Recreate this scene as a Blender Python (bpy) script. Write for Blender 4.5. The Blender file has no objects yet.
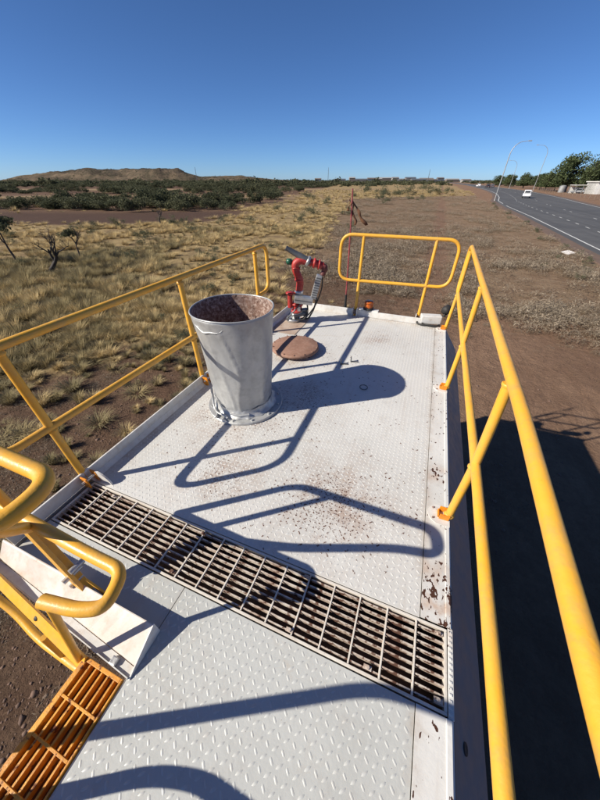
import bpy, bmesh, math, random
import numpy as np
from mathutils import Vector, Matrix, noise

random.seed(7)
rng = np.random.default_rng(7)
R = math.radians
scene = bpy.context.scene
COL = scene.collection

# ------------------------------------------------------------------ camera, light, exposure
S = 1.55                 # metres per unit of the deck's own measure (eye height above the deck)
Z0 = 3.40                # deck height above the ground
PITCH, YAW = R(37.18), R(21.45)
cd = bpy.data.cameras.new('camera')
cam = bpy.data.objects.new('camera', cd)
COL.objects.link(cam)
cd.sensor_fit = 'VERTICAL'
cd.sensor_height = 24.0
cd.sensor_width = 18.0
cd.lens = 24.0 * 290.0 / 800.0
cd.clip_start = 0.02
cd.clip_end = 20000
cam.location = (0, 0, Z0 + S)
cam.rotation_euler = (math.pi / 2 - PITCH, 0, YAW)
scene.camera = cam

SUN = Vector((-1.18, -0.90, 1.0)).normalized()
sl = bpy.data.lights.new('sun', 'SUN')
sl.energy = 5.0
sl.angle = R(0.53)
sl.color = (1.0, 0.925, 0.80)
so = bpy.data.objects.new('sun', sl)
COL.objects.link(so)
so.rotation_euler = SUN.to_track_quat('Z', 'Y').to_euler()
so.location = (-30, -25, 40)

w = bpy.data.worlds.new('World')
scene.world = w
w.use_nodes = True
nt = w.node_tree
bg = nt.nodes['Background']
sky = nt.nodes.new('ShaderNodeTexSky')
sky.sky_type = 'NISHITA'
sky.sun_disc = False
sky.sun_elevation = math.asin(SUN.z)
sky.sun_rotation = math.atan2(SUN.x, SUN.y)
sky.air_density = 0.6
sky.dust_density = 0.15
sky.ozone_density = 10.0
sky.altitude = 0
nt.links.new(sky.outputs[0], bg.inputs[0])
bg.inputs[1].default_value = 0.082
vs = scene.view_settings
vs.view_transform = 'Standard'
vs.look = 'None'
vs.exposure = 0.50
vs.gamma = 1.0

# ------------------------------------------------------------------ helpers: materials
def new_mat(name):
    m = bpy.data.materials.new(name)
    m.use_nodes = True
    return m, m.node_tree, m.node_tree.nodes['Principled BSDF']

class NT:
    """small wrapper to wire shader nodes"""
    def __init__(self, m):
        self.t = m.node_tree
        self.co = self.t.nodes.new('ShaderNodeTexCoord').outputs['Object']
    def n(self, kind, **kw):
        x = self.t.nodes.new(kind)
        for k, v in kw.items():
            setattr(x, k, v)
        return x
    def link(self, a, b):
        self.t.links.new(a, b)
    def put(self, sock, v):
        if hasattr(v, 'links') or isinstance(v, bpy.types.NodeSocket):
            self.link(v, sock)
        else:
            sock.default_value = v
    def noise(self, scale, detail=4, rough=0.55, vec=None, dist=0.0):
        x = self.n('ShaderNodeTexNoise')
        x.inputs['Scale'].default_value = scale
        x.inputs['Detail'].default_value = detail
        x.inputs['Roughness'].default_value = rough
        x.inputs['Distortion'].default_value = dist
        self.link(vec if vec is not None else self.co, x.inputs['Vector'])
        return x.outputs['Fac']
    def voronoi(self, scale, vec=None, feature='F1', out='Distance'):
        x = self.n('ShaderNodeTexVoronoi', feature=feature)
        x.inputs['Scale'].default_value = scale
        self.link(vec if vec is not None else self.co, x.inputs['Vector'])
        return x.outputs[out]
    def ramp(self, fac, lo, hi, a=0.0, b=1.0):
        x = self.n('ShaderNodeMapRange')
        x.interpolation_type = 'SMOOTHSTEP'
        self.put(x.inputs['Value'], fac)
        x.inputs['From Min'].default_value = lo
        x.inputs['From Max'].default_value = hi
        x.inputs['To Min'].default_value = a
        x.inputs['To Max'].default_value = b
        return x.outputs['Result']
    def math(self, op, a, b=0.0):
        x = self.n('ShaderNodeMath', operation=op)
        self.put(x.inputs[0], a)
        self.put(x.inputs[1], b)
        return x.outputs[0]
    def mix(self, fac, a, b):
        x = self.n('ShaderNodeMix', data_type='RGBA')
        self.put(x.inputs[0], fac)
        self.put(x.inputs[6], (*a, 1) if isinstance(a, tuple) else a)
        self.put(x.inputs[7], (*b, 1) if isinstance(b, tuple) else b)
        return x.outputs[2]
    def scale_vec(self, s):
        x = self.n('ShaderNodeMapping')
        x.inputs['Scale'].default_value = s
        self.link(self.co, x.inputs['Vector'])
        return x.outputs[0]
    def blob(self, c, r):
        d = self.n('ShaderNodeVectorMath', operation='DISTANCE')
        self.link(self.co, d.inputs[0])
        d.inputs[1].default_value = c
        return self.ramp(d.outputs['Value'], 0.0, r, 1.0, 0.0)
    def attr(self, name):
        x = self.n('ShaderNodeAttribute', attribute_name=name)
        return x
    def bump(self, h, strength, dist, p):
        b = self.n('ShaderNodeBump')
        b.inputs['Strength'].default_value = strength
        b.inputs['Distance'].default_value = dist
        self.link(h, b.inputs['Height'])
        self.link(b.outputs[0], p.inputs['Normal'])

def paint(name, c1, c2, scale=3.0, rough=0.45, metal=0.0, rust=None, rust_amt=0.0, rust_scale=14, bump=0.1, spec=0.5, dust=None):
    """weathered coat: two tones, optional rust flecks and dust"""
    m, t, p = new_mat(name)
    q = NT(m)
    a = q.ramp(q.noise(scale, 6, 0.6), 0.35, 0.68)
    col = q.mix(a, c1, c2)
    if dust:
        d = q.ramp(q.noise(scale * 5, 8, 0.7), 0.42, 0.75, 0, dust[1])
        col = q.mix(d, col, dust[0])
    rg = q.ramp(q.noise(scale * 7, 4), 0.3, 0.7, rough - 0.08, rough + 0.12)
    if rust:
        k = q.ramp(q.math('ADD', q.noise(rust_scale, 7, 0.68), rust_amt), 0.66, 0.72)
        tone = q.mix(q.noise(rust_scale * 5, 3), rust, tuple(x * 0.45 for x in rust))
        col = q.mix(k, col, tone)
        rg = q.math('MAXIMUM', rg, q.math('MULTIPLY', k, 0.9))
    q.link(col, p.inputs['Base Color'])
    q.link(rg, p.inputs['Roughness'])
    p.inputs['Metallic'].default_value = metal
    p.inputs['Specular IOR Level'].default_value = spec
    q.bump(q.noise(scale * 30, 3), bump, 0.004, p)
    return m

def plain(name, c, rough=0.6, metal=0.0):
    return paint(name, c, tuple(x * 0.75 for x in c), 4.0, rough, metal, bump=0.05)

XL_ = -1.075
def deck_paint(name, base, tone, chips):
    """white deck paint: dirt, rust dust round the fill opening, flaked chips"""
    m, t, p = new_mat(name)
    q = NT(m)
    col = q.mix(q.ramp(q.noise(1.3, 6, 0.6), 0.35, 0.7), base, tone)
    grime = q.ramp(q.noise(9, 8, 0.7), 0.5, 0.8, 0, 0.35)
    col = q.mix(grime, col, (0.36, 0.31, 0.26))
    streak = q.ramp(q.noise(1.0, 6, 0.6, q.scale_vec((14, 1.2, 1))), 0.56, 0.78, 0, 0.28)
    col = q.mix(streak, col, (0.42, 0.34, 0.27))
    sx = q.n('ShaderNodeSeparateXYZ'); q.link(q.co, sx.inputs[0])
    gut = q.math('MAXIMUM', q.ramp(sx.outputs[0], XL_ * S, XL_ * S + 0.12, 1, 0), q.ramp(sx.outputs[1], 2.50 * S, 2.615 * S))
    gut = q.math('MAXIMUM', gut, q.math('MULTIPLY', q.ramp(q.math('ABSOLUTE', q.math('SUBTRACT', sx.outputs[0], 0.216 * S)), 0.0, 0.05, 1, 0), 0.7))
    col = q.mix(q.math('MULTIPLY', gut, q.ramp(q.noise(7, 8, 0.75), 0.35, 0.7, 0, 0.7)), col, (0.33, 0.235, 0.165))
    drip = q.ramp(q.noise(1.0, 8, 0.7, q.scale_vec((2.2, 5, 1)), 1.5), 0.58, 0.70, 0, 0.32)
    col = q.mix(drip, col, (0.46, 0.39, 0.31))
    halo = None
    for c, r in (((-0.77 * S, 1.0 * S, Z0), 0.62), ((-0.87 * S, 0.93 * S, Z0), 0.3), ((-0.62 * S, 0.98 * S, Z0), 0.3), ((-0.74 * S, 1.75 * S, Z0), 0.62), ((-0.93 * S, 2.15 * S, Z0), 0.42),
                 ((-0.45 * S, 1.25 * S, Z0), 0.5), ((-0.12 * S, 0.68 * S, Z0), 0.62), ((-0.60 * S, 0.62 * S, Z0), 0.5),
                 ((-0.2 * S, 2.2 * S, Z0), 0.35)):
        b = q.blob(c, r)
        halo = b if halo is None else q.math('MAXIMUM', halo, b)
    dust = q.math('MULTIPLY', halo, q.ramp(q.noise(5, 9, 0.75), 0.38, 0.72))
    col = q.mix(q.math('MULTIPLY', dust, 0.72), col, (0.30, 0.17, 0.10))
    speck = q.ramp(q.math('ADD', q.noise(75, 4, 0.7), q.math('MULTIPLY', halo, 0.15)), 0.70, 0.73)
    col = q.mix(speck, col, (0.10, 0.045, 0.025))
    if chips:
        fl = None
        for c, r in (((0.255 * S, 0.47 * S, Z0), 0.26), ((0.262 * S, 0.42 * S, Z0), 0.14), ((0.25 * S, 0.95 * S, Z0), 0.12)):
            b = q.blob(c, r)
            fl = b if fl is None else q.math('MAXIMUM', fl, b)
        vec = q.scale_vec((1, 0.55, 1))
        fk = q.ramp(q.math('ADD', q.noise(58, 2, 0.5, vec), q.math('MULTIPLY', fl, 0.13)), 0.672, 0.685)
        col = q.mix(q.ramp(q.noise(16, 3), 0.56, 0.66, 0, 0.7), col, (0.62, 0.50, 0.38)) if False else col
        stain = q.math('MULTIPLY', fl, q.ramp(q.noise(10, 5), 0.40, 0.66, 0, 0.6))
        col = q.mix(stain, col, (0.42, 0.22, 0.10))
        col = q.mix(fk, col, (0.07, 0.03, 0.018))
    q.link(col, p.inputs['Base Color'])
    q.link(q.ramp(q.noise(24, 4), 0.3, 0.7, 0.34, 0.52), p.inputs['Roughness'])
    p.inputs['Specular IOR Level'].default_value = 0.4
    q.bump(q.math('ADD', q.math('MULTIPLY', q.noise(1.4, 2), 9.0), q.noise(45, 4)), 0.25, 0.004, p)
    return m

def tread_mat(name, base):
    m, t, p = new_mat(name)
    q = NT(m)
    a = q.math('MULTIPLY', q.ramp(q.attr('rust').outputs['Fac'], 0.1, 0.6), q.ramp(q.noise(150, 3, 0.6), 0.43, 0.49))
    rusty = q.mix(q.noise(60, 3), (0.16, 0.06, 0.03), (0.045, 0.02, 0.014))
    col = q.mix(q.ramp(q.noise(9, 8, 0.7), 0.45, 0.8, 0, 0.4), base, (0.40, 0.35, 0.30))
    col = q.mix(a, col, rusty)
    q.link(col, p.inputs['Base Color'])
    q.link(q.math('ADD', q.math('MULTIPLY', a, 0.35), 0.4), p.inputs['Roughness'])
    return m

def grass_mat(name, root, tip, tip2):
    m, t, p = new_mat(name)
    q = NT(m)
    h = q.attr('along').outputs['Fac']
    tint = q.attr('tint').outputs['Fac']
    oi = q.n('ShaderNodeObjectInfo').outputs['Random']
    k = q.math('FRACT', q.math('ADD', tint, oi))
    col = q.mix(q.ramp(h, 0.0, 0.55), root, q.mix(k, tip, tip2))
    q.link(col, p.inputs['Base Color'])
    p.inputs['Roughness'].default_value = 0.85
    p.inputs['Specular IOR Level'].default_value = 0.15
    tr = q.n('ShaderNodeBsdfTranslucent')
    q.link(col, tr.inputs['Color'])
    mx = q.n('ShaderNodeMixShader')
    mx.inputs[0].default_value = 0.25
    q.link(p.outputs[0], mx.inputs[1])
    q.link(tr.outputs[0], mx.inputs[2])
    out = t.nodes['Material Output']
    q.link(mx.outputs[0], out.inputs['Surface'])
    return m

WHITE = (0.605, 0.60, 0.575)
M = {}
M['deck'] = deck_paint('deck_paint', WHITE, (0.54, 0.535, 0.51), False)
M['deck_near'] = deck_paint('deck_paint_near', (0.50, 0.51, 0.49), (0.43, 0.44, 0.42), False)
M['edge'] = deck_paint('edge_paint', (0.66, 0.65, 0.62), (0.56, 0.55, 0.52), True)
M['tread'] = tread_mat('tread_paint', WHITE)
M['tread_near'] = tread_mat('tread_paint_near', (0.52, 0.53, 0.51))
M['white'] = paint('white_paint', (0.68, 0.67, 0.64), (0.58, 0.57, 0.54), 4, 0.4, rust=(0.30, 0.13, 0.06), rust_amt=-0.02, rust_scale=20, dust=((0.42, 0.30, 0.20), 0.4))
M['box'] = paint('box_paint', (0.66, 0.62, 0.57), (0.54, 0.47, 0.41), 5, 0.45, rust=(0.42, 0.22, 0.12), rust_amt=0.0, rust_scale=12, dust=((0.48, 0.33, 0.23), 0.55))
M['grate'] = paint('grating_paint', (0.62, 0.57, 0.50), (0.40, 0.30, 0.235), 7, 0.6, rust=(0.15, 0.07, 0.045), rust_amt=0.155, rust_scale=22, dust=((0.22, 0.12, 0.08), 0.6))
M['grate_top'] = paint('grating_frame_paint', (0.68, 0.64, 0.57), (0.56, 0.50, 0.43), 7, 0.55, rust=(0.22, 0.10, 0.06), rust_amt=0.03, rust_scale=30)
M['tray'] = paint('tray_rust', (0.075, 0.04, 0.028), (0.035, 0.02, 0.016), 5, 0.85)
M['yellow'] = paint('yellow_paint', (0.78, 0.385, 0.028), (0.72, 0.39, 0.055), 3.5, 0.42, rust=(0.30, 0.10, 0.025), rust_amt=-0.025, rust_scale=34, dust=((0.46, 0.27, 0.10), 0.55), bump=0.2)
M['yellow_step'] = paint('yellow_step_paint', (0.78, 0.36, 0.03), (0.62, 0.25, 0.025), 8, 0.5, rust=(0.22, 0.075, 0.03), rust_amt=0.085, rust_scale=26, dust=((0.34, 0.16, 0.055), 0.75), bump=0.3)
M['orange'] = paint('orange_lug_paint', (0.74, 0.27, 0.015), (0.6, 0.2, 0.012), 9, 0.4, rust=(0.2, 0.07, 0.03), rust_amt=0.0, rust_scale=40)
M['blue'] = paint('tank_blue_paint', (0.165, 0.185, 0.205), (0.14, 0.16, 0.18), 2, 0.4, dust=((0.22, 0.17, 0.13), 0.4), bump=0.03)
M['steel'] = paint('silver_sheet', (0.49, 0.495, 0.49), (0.40, 0.405, 0.40), 3.0, 0.40, 0.35, rust=(0.22, 0.13, 0.09), rust_amt=-0.06, rust_scale=18, dust=((0.24, 0.235, 0.23), 0.5))
M['rust'] = paint('rusted_steel', (0.20, 0.115, 0.085), (0.13, 0.07, 0.052), 9, 0.85, rust=(0.07, 0.035, 0.025), rust_amt=0.07, rust_scale=24, bump=0.35, dust=((0.60, 0.49, 0.43), 0.9))
M['pad'] = paint('dusty_pad', (0.46, 0.37, 0.30), (0.36, 0.26, 0.20), 9, 0.8, rust=(0.2, 0.1, 0.065), rust_amt=0.04, rust_scale=26)
M['lid'] = paint('rusted_lid', (0.30, 0.165, 0.115), (0.22, 0.115, 0.078), 6, 0.8, rust=(0.10, 0.05, 0.035), rust_amt=0.0, rust_scale=22, bump=0.3, dust=((0.40, 0.27, 0.20), 0.5))
M['red'] = paint('red_paint', (0.40, 0.020, 0.018), (0.30, 0.016, 0.015), 9, 0.45, dust=((0.34, 0.13, 0.09), 0.6), bump=0.3)
M['red_dark'] = paint('dark_red_cast', (0.12, 0.018, 0.018), (0.07, 0.014, 0.014), 9, 0.55, dust=((0.2, 0.09, 0.07), 0.5))
M['redpole'] = paint('red_tape', (0.30, 0.04, 0.045), (0.17, 0.03, 0.035), 14, 0.55, dust=((0.5, 0.2, 0.2), 0.4))
M['alloy'] = paint('bare_alloy', (0.55, 0.55, 0.54), (0.40, 0.40, 0.39), 9, 0.38, 0.7)
M['greymetal'] = paint('grey_metal', (0.16, 0.165, 0.17), (0.11, 0.115, 0.12), 9, 0.45, 0.4)
M['black'] = paint('black_rubber', (0.018, 0.018, 0.018), (0.03, 0.028, 0.026), 9, 0.6)
M['green'] = plain('green_knob', (0.01, 0.09, 0.05), 0.4)
M['brown'] = paint('faded_cloth', (0.16, 0.075, 0.035), (0.09, 0.04, 0.022), 10, 0.9)
M['amber'] = paint('amber_lens', (0.52, 0.12, 0.012), (0.40, 0.075, 0.008), 20, 0.2)
M['bark'] = paint('bark', (0.075, 0.055, 0.042), (0.045, 0.034, 0.028), 8, 0.9)
M['deadwood'] = paint('dead_wood', (0.05, 0.04, 0.034), (0.03, 0.026, 0.024), 8, 0.9)
M['straw'] = grass_mat('straw_grass', (0.24, 0.175, 0.09), (0.66, 0.51, 0.265), (0.47, 0.36, 0.185))
M['olive'] = grass_mat('olive_grass', (0.15, 0.11, 0.06), (0.39, 0.31, 0.16), (0.26, 0.22, 0.12))
M['dryscrub'] = grass_mat('dry_scrub', (0.15, 0.105, 0.065), (0.40, 0.33, 0.245), (0.24, 0.195, 0.145))
M['leaf'] = grass_mat('mulga_leaf', (0.042, 0.044, 0.024), (0.112, 0.115, 0.064), (0.074, 0.082, 0.045))
M['gumleaf'] = grass_mat('gum_leaf', (0.035, 0.045, 0.02), (0.10, 0.122, 0.055), (0.068, 0.09, 0.04))
M['saltleaf'] = grass_mat('saltbush_leaf', (0.07, 0.065, 0.04), (0.14, 0.14, 0.082), (0.11, 0.118, 0.07))

# ------------------------------------------------------------------ helpers: meshes
class MB:
    def __init__(self):
        self.v, self.f, self.mi, self.sm = [], [], [], []
    def add(self, vs, fs, mi=0, smooth=False):
        o = len(self.v)
        self.v.extend([tuple(x) for x in vs])
        for f in fs:
            self.f.append([i + o for i in f])
            self.mi.append(mi)
            self.sm.append(smooth)
        return self
    def box(self, lo, hi, mi=0, mat=None, bev=0.0):
        (x0, y0, z0), (x1, y1, z1) = lo, hi
        if bev > 0:
            b = bmesh.new()
            bmesh.ops.create_cube(b, size=1)
            for v in b.verts:
                v.co = Vector(((x0 + x1) / 2 + v.co.x * (x1 - x0), (y0 + y1) / 2 + v.co.y * (y1 - y0), (z0 + z1) / 2 + v.co.z * (z1 - z0)))
            bmesh.ops.bevel(b, geom=b.edges[:], offset=bev, segments=2, profile=0.6, affect='EDGES')
            b.verts.index_update()
            vs = [v.co.copy() for v in b.verts]
            fs = [[v.index for v in f.verts] for f in b.faces]
            b.free()
        else:
            vs = [Vector(p) for p in ((x0, y0, z0), (x1, y0, z0), (x1, y1, z0), (x0, y1, z0), (x0, y0, z1), (x1, y0, z1), (x1, y1, z1), (x0, y1, z1))]
            fs = [(3, 2, 1, 0), (4, 5, 6, 7), (0, 1, 5, 4), (1, 2, 6, 5), (2, 3, 7, 6), (3, 0, 4, 7)]
        if mat is not None:
            vs = [mat @ v for v in vs]
        return self.add(vs, fs, mi)
    def tube(self, pts, r, seg=14, closed=False, mi=0, smooth=True, cap=True):
        pts = [Vector(p) for p in pts]
        n = len(pts)
        rr = r if isinstance(r, (list, tuple)) else [r] * n
        tang = []
        for i in range(n):
            if closed:
                a, b = pts[i - 1], pts[(i + 1) % n]
            else:
                a, b = pts[max(i - 1, 0)], pts[min(i + 1, n - 1)]
            d = (b - a)
            tang.append(d.normalized() if d.length > 1e-9 else Vector((0, 0, 1)))
        up = Vector((0, 0, 1)) if abs(tang[0].z) < 0.9 else Vector((1, 0, 0))
        nrm = (up - tang[0] * up.dot(tang[0])).normalized()
        vs = []
        for i in range(n):
            nrm = (nrm - tang[i] * nrm.dot(tang[i])).normalized()
            bn = tang[i].cross(nrm)
            for k in range(seg):
                a = 2 * math.pi * k / seg
                vs.append(pts[i] + (nrm * math.cos(a) + bn * math.sin(a)) * rr[i])
        fs = []
        for i in range(n if closed else n - 1):
            j = (i + 1) % n
            for k in range(seg):
                k2 = (k + 1) % seg
                fs.append((i * seg + k, i * seg + k2, j * seg + k2, j * seg + k))
        self.add(vs, fs, mi, smooth)
        if cap and not closed:
            self.add(vs[:seg], [tuple(reversed(range(seg)))], mi)
            self.add(vs[-seg:], [tuple(range(seg))], mi)
        return self
    def lathe(self, prof, c=(0, 0, 0), seg=48, mi=0, axis=None, smooth=True, wob=0.0):
        q = Vector((0, 0, 1)).rotation_difference(Vector(axis)).to_matrix() if axis is not None else None
        vs, fs = [], []
        n = len(prof)
        for (r, z) in prof:
            for k in range(seg):
                a = 2 * math.pi * k / seg
                ww = 1 + wob * (math.sin(2 * a + 0.6) * 0.6 + math.sin(3 * a + z * 3) * 0.4)
                p = Vector((r * ww * math.cos(a), r * ww * math.sin(a), z))
                if q is not None:
                    p = q @ p
                vs.append(p + Vector(c))
        for i in range(n - 1):
            for k in range(seg):
                k2 = (k + 1) % seg
                fs.append((i * seg + k, i * seg + k2, (i + 1) * seg + k2, (i + 1) * seg + k))
        return self.add(vs, fs, mi, smooth)
    def disc(self, c, r, z, seg=48, mi=0):
        vs = [(c[0] + r * math.cos(2 * math.pi * k / seg), c[1] + r * math.sin(2 * math.pi * k / seg), z) for k in range(seg)]
        return self.add(vs, [tuple(range(seg))], mi)
    def prism(self, poly, ext, frame):
        """polygon (a,b) in plane frame=(origin, ax, bx, ex) extruded by ext along ex"""
        o, ax, bx, ex = [Vector(x) for x in frame]
        n = len(poly)
        a = [o + ax * p[0] + bx * p[1] for p in poly]
        b = [v + ex * ext for v in a]
        fs = [tuple(reversed(range(n))), tuple(range(n, 2 * n))]
        for i in range(n):
            j = (i + 1) % n
            fs.append((i, j, n + j, n + i))
        return self.add(a + b, fs)
    def build(self, name, mats, parent=None, autosmooth=True):
        me = bpy.data.meshes.new(name)
        me.from_pydata(self.v, [], self.f)
        if not isinstance(mats, (list, tuple)):
            mats = [mats]
        for m in mats:
            me.materials.append(m)
        me.polygons.foreach_set('material_index', self.mi)
        me.polygons.foreach_set('use_smooth', self.sm)
        me.update()
        bm = bmesh.new()
        bm.from_mesh(me)
        bmesh.ops.recalc_face_normals(bm, faces=bm.faces[:])
        bm.to_mesh(me)
        bm.free()
        return link(name, me, parent)

def link(name, me, parent=None):
    o = bpy.data.objects.new(name, me)
    COL.objects.link(o)
    if parent is not None:
        o.parent = parent
        base = parent
        off = Vector((0, 0, 0))
        while base is not None:
            off += base.location
            base = base.parent
        o.location = -off if off.length > 0 else (0, 0, 0)
        # part meshes are written in world metres, so they sit back at the world origin
    return o

def tag(o, label=None, cat=None, group=None, kind=None):
    if label: o['label'] = label
    if cat: o['category'] = cat
    if group: o['group'] = group
    if kind: o['kind'] = kind
    return o

def empty(name, loc, label, cat, group=None, rz=0.0):
    o = bpy.data.objects.new(name, None)
    COL.objects.link(o)
    o.location = loc
    o.rotation_euler.z = rz
    o.empty_display_size = 0.3
    return tag(o, label, cat, group)

def part(o, label):
    o['label'] = label
    return o

def V(x, y, h=0.0):
    return Vector((x * S, y * S, Z0 + h * S))

def fillet(pts, rad, n=6, closed=False):
    pts = [Vector(p) for p in pts]
    out = []
    N = len(pts)
    for i, p in enumerate(pts):
        if not closed and i in (0, N - 1):
            out.append(p)
            continue
        a, b = pts[i - 1], pts[(i + 1) % N]
        da, db = (a - p), (b - p)
        k = min(rad, da.length * 0.45, db.length * 0.45)
        p0, p1 = p + da.normalized() * k, p + db.normalized() * k
        for j in range(n + 1):
            t = j / n
            out.append(p0 * (1 - t) ** 2 + p * 2 * t * (1 - t) + p1 * t * t)
    return out

def fast_mesh(name, verts, tris, mat, attrs=None, parent=None):
    verts = np.asarray(verts, dtype=np.float32)
    tris = np.asarray(tris, dtype=np.int32)
    me = bpy.data.meshes.new(name)
    me.vertices.add(len(verts))
    me.vertices.foreach_set('co', verts.ravel())
    me.loops.add(tris.size)
    me.loops.foreach_set('vertex_index', tris.ravel())
    me.polygons.add(len(tris))
    me.polygons.foreach_set('loop_start', np.arange(0, tris.size, tris.shape[1], dtype=np.int32))
    me.polygons.foreach_set('loop_total', np.full(len(tris), tris.shape[1], dtype=np.int32))
    for k, a in (attrs or {}).items():
        at = me.attributes.new(k, 'FLOAT', 'POINT')
        at.data.foreach_set('value', np.asarray(a, dtype=np.float32))
    me.update(calc_edges=True)
    if mat: me.materials.append(mat)
    return me

def scatter(name, protos, xf, mat, kind='stuff'):
    """one mesh from many copies: protos = [(verts, tris, along)], xf rows = x, y, z, scale, rot, variant, hscale"""
    VV, TT, AA, KK = [], [], [], []
    o = 0
    xf = np.asarray(xf)
    for vi, (pv, pt, pa) in enumerate(protos):
        sel = xf[xf[:, 5].astype(int) == vi]
        if not len(sel): continue
        n, m = len(sel), len(pv)
        c, s = np.cos(sel[:, 4])[:, None], np.sin(sel[:, 4])[:, None]
        x = (pv[None, :, 0] * c - pv[None, :, 1] * s) * sel[:, 3:4] + sel[:, 0:1]
        y = (pv[None, :, 0] * s + pv[None, :, 1] * c) * sel[:, 3:4] + sel[:, 1:2]
        z = pv[None, :, 2] * (sel[:, 3:4] * sel[:, 6:7]) + sel[:, 2:3]
        VV.append(np.stack([x, y, z], -1).reshape(-1, 3))
        TT.append((pt[None] + (np.arange(n) * m)[:, None, None] + o).reshape(-1, 3))
        AA.append(np.tile(pa, n))
        KK.append(np.repeat(rng.random(n), m))
        o += n * m
    me = fast_mesh(name, np.concatenate(VV), np.concatenate(TT), mat, {'along': np.concatenate(AA), 'tint': np.concatenate(KK)})
    ob = link(name, me)
    ob['kind'] = kind
    return ob

# ------------------------------------------------------------------ the land
cY, sY = math.cos(YAW), math.sin(YAW)
def bearing(x, y):
    """lateral and forward distance along the view's compass bearing"""
    return x * cY + y * sY, -x * sY + y * cY

def ground_z(x, y):
    d = math.hypot(x, y)
    k = min(1.0, max(0.0, (d - 2) / 10)) * max(0.0, 1 - d / 220)
    z = (noise.noise((x * 0.35, y * 0.35, 1.7)) * 0.09 + noise.noise((x * 1.3, y * 1.3, 4.2)) * 0.04 + (noise.noise((x * 4.5, y * 4.5, 8.2)) * 0.03 * (1 if x < -1.5 else 0.3) if d < 30 else 0)) * k
    if x > 11.5 and y > 0: z *= max(0.0, 1 - (x - 11.5) / 2.0)
    return z

def ss(a, b, t):
    if a == b: return 0.0
    t = min(1, max(0, (t - a) / (b - a)))
    return t * t * (3 - 2 * t)

def zones(x, y):
    """cover of the ground at a place: straw grass, grey scrub, pale bare field, dark soil"""
    nz = noise.noise((x * 0.06, y * 0.06, 0.3)) * 5 + noise.noise((x * 0.25, y * 0.25, 9.1)) * 1.6
    d = math.hypot(x, y)
    edge = -6.5 - 0.20 * (min(y, 110) - 15) + 40 * ss(105, 165, y)   # right-hand limit of the grass
    left = ss(1.5, -2.5, (x - edge + nz * 0.45)) if y > 4 else ss(-3, -8, x + nz * 0.4)
    along = -0.4 * x + 0.91 * y
    west = ss(-26, -40, x + nz)
    soil = west * ss(46, 51, along + nz * 0.6) * ss(70, 64, along + nz * 0.6)
    wood = west * ss(62, 68, along + nz) * ss(-28, -40, x + 0.25 * (y - 60) + nz)
    pale = 0.0
    for a0, a1 in ((112, 150), (215, 262)):
        pale = max(pale, west * ss(a0, a0 + 6, along + nz * 1.5) * ss(a1, a1 - 8, along + nz * 1.5))
    grass = left * ss(4.5, 15, d + nz * 0.8) * (1 - soil) * (1 - wood * 0.9)
    scrub = (1 - left) * ss(13, 24, y + nz * 1.3) * ss(230, 170, y) * ss(13.8, 12.0, x) * (1 - 0.9 * math.exp(-((x - 0.9) / 0.85) ** 2))
    scrub *= ss(9.5, 7.0, x - (y - 20) * 0.35 - 3.0 + nz * 0.4) if y < 30 else 1.0
    return grass, scrub, pale, max(soil, 0.0)

A_N = 380
rad = np.concatenate([np.linspace(0.4, 12, 42), 12 * (6000 / 12) ** (np.linspace(0, 1, 150)[1:])])
gv, zc = [], []
for r in rad:
    for k in range(A_N):
        a = 2 * math.pi * k / A_N
        x, y = r * math.cos(a), r * math.sin(a)
        gv.append((x, y, ground_z(x, y)))
        zc.append(zones(x, y) if r < 700 else (0.35, 0, 0.3, 0))
gv = np.array(gv); zc = np.array(zc)
nr = len(rad)
q = []
for i in range(nr - 1):
    a0 = np.arange(A_N) + i * A_N
    b0 = (np.arange(A_N) + 1) % A_N + i * A_N
    q.append(np.stack([a0, a0 + A_N, b0 + A_N, b0], -1))
q = np.concatenate(q)
gm, gt, gp = new_mat('outback_soil')
Q = NT(gm)
soil = Q.mix(Q.ramp(Q.noise(0.22, 8, 0.65), 0.35, 0.65), (0.31, 0.198, 0.130), (0.245, 0.152, 0.10))
sxy = Q.n('ShaderNodeSeparateXYZ'); Q.link(Q.co, sxy.inputs[0])
rough_side = Q.ramp(sxy.outputs[0], -1.5, 1.5, 0.85, 0.25)     # west of the truck: unworked soil; east: driven, swept dirt
soil = Q.mix(Q.math('MULTIPLY', Q.ramp(Q.noise(3.4, 10, 0.8), 0.40, 0.60), rough_side), soil, (0.085, 0.050, 0.034))
west_ = Q.ramp(sxy.outputs[0], -2.5, 0.5, 0.6, 0.0)
soil = Q.mix(west_, soil, (0.125, 0.080, 0.054))
soil = Q.mix(Q.math('MULTIPLY', Q.ramp(Q.noise(22, 8, 0.85), 0.48, 0.60), Q.math('MULTIPLY', west_, 1.3)), soil, (0.06, 0.038, 0.027))
soil = Q.mix(Q.math('MULTIPLY', Q.ramp(Q.noise(13, 9, 0.85), 0.58, 0.66), Q.math('MULTIPLY', west_, 1.2)), soil, (0.30, 0.215, 0.15))
soil = Q.mix(Q.math('MULTIPLY', Q.ramp(Q.noise(0.7, 6, 0.7), 0.42, 0.62), rough_side), soil, (0.125, 0.075, 0.05))
soil = Q.mix(Q.ramp(Q.noise(9, 8, 0.75), 0.55, 0.74, 0, 0.7), soil, (0.34, 0.22, 0.14))
gz = Q.math('ADD', Q.attr('grass').outputs['Fac'], Q.ramp(Q.noise(0.8, 7, 0.7), 0.3, 0.7, -0.22, 0.22))
straw = Q.mix(Q.ramp(Q.noise(0.5, 8, 0.7), 0.4, 0.66), (0.40, 0.295, 0.145), (0.20, 0.14, 0.078))
col = Q.mix(Q.ramp(gz, 0.45, 0.85, 0, 0.85), soil, straw)
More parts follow.
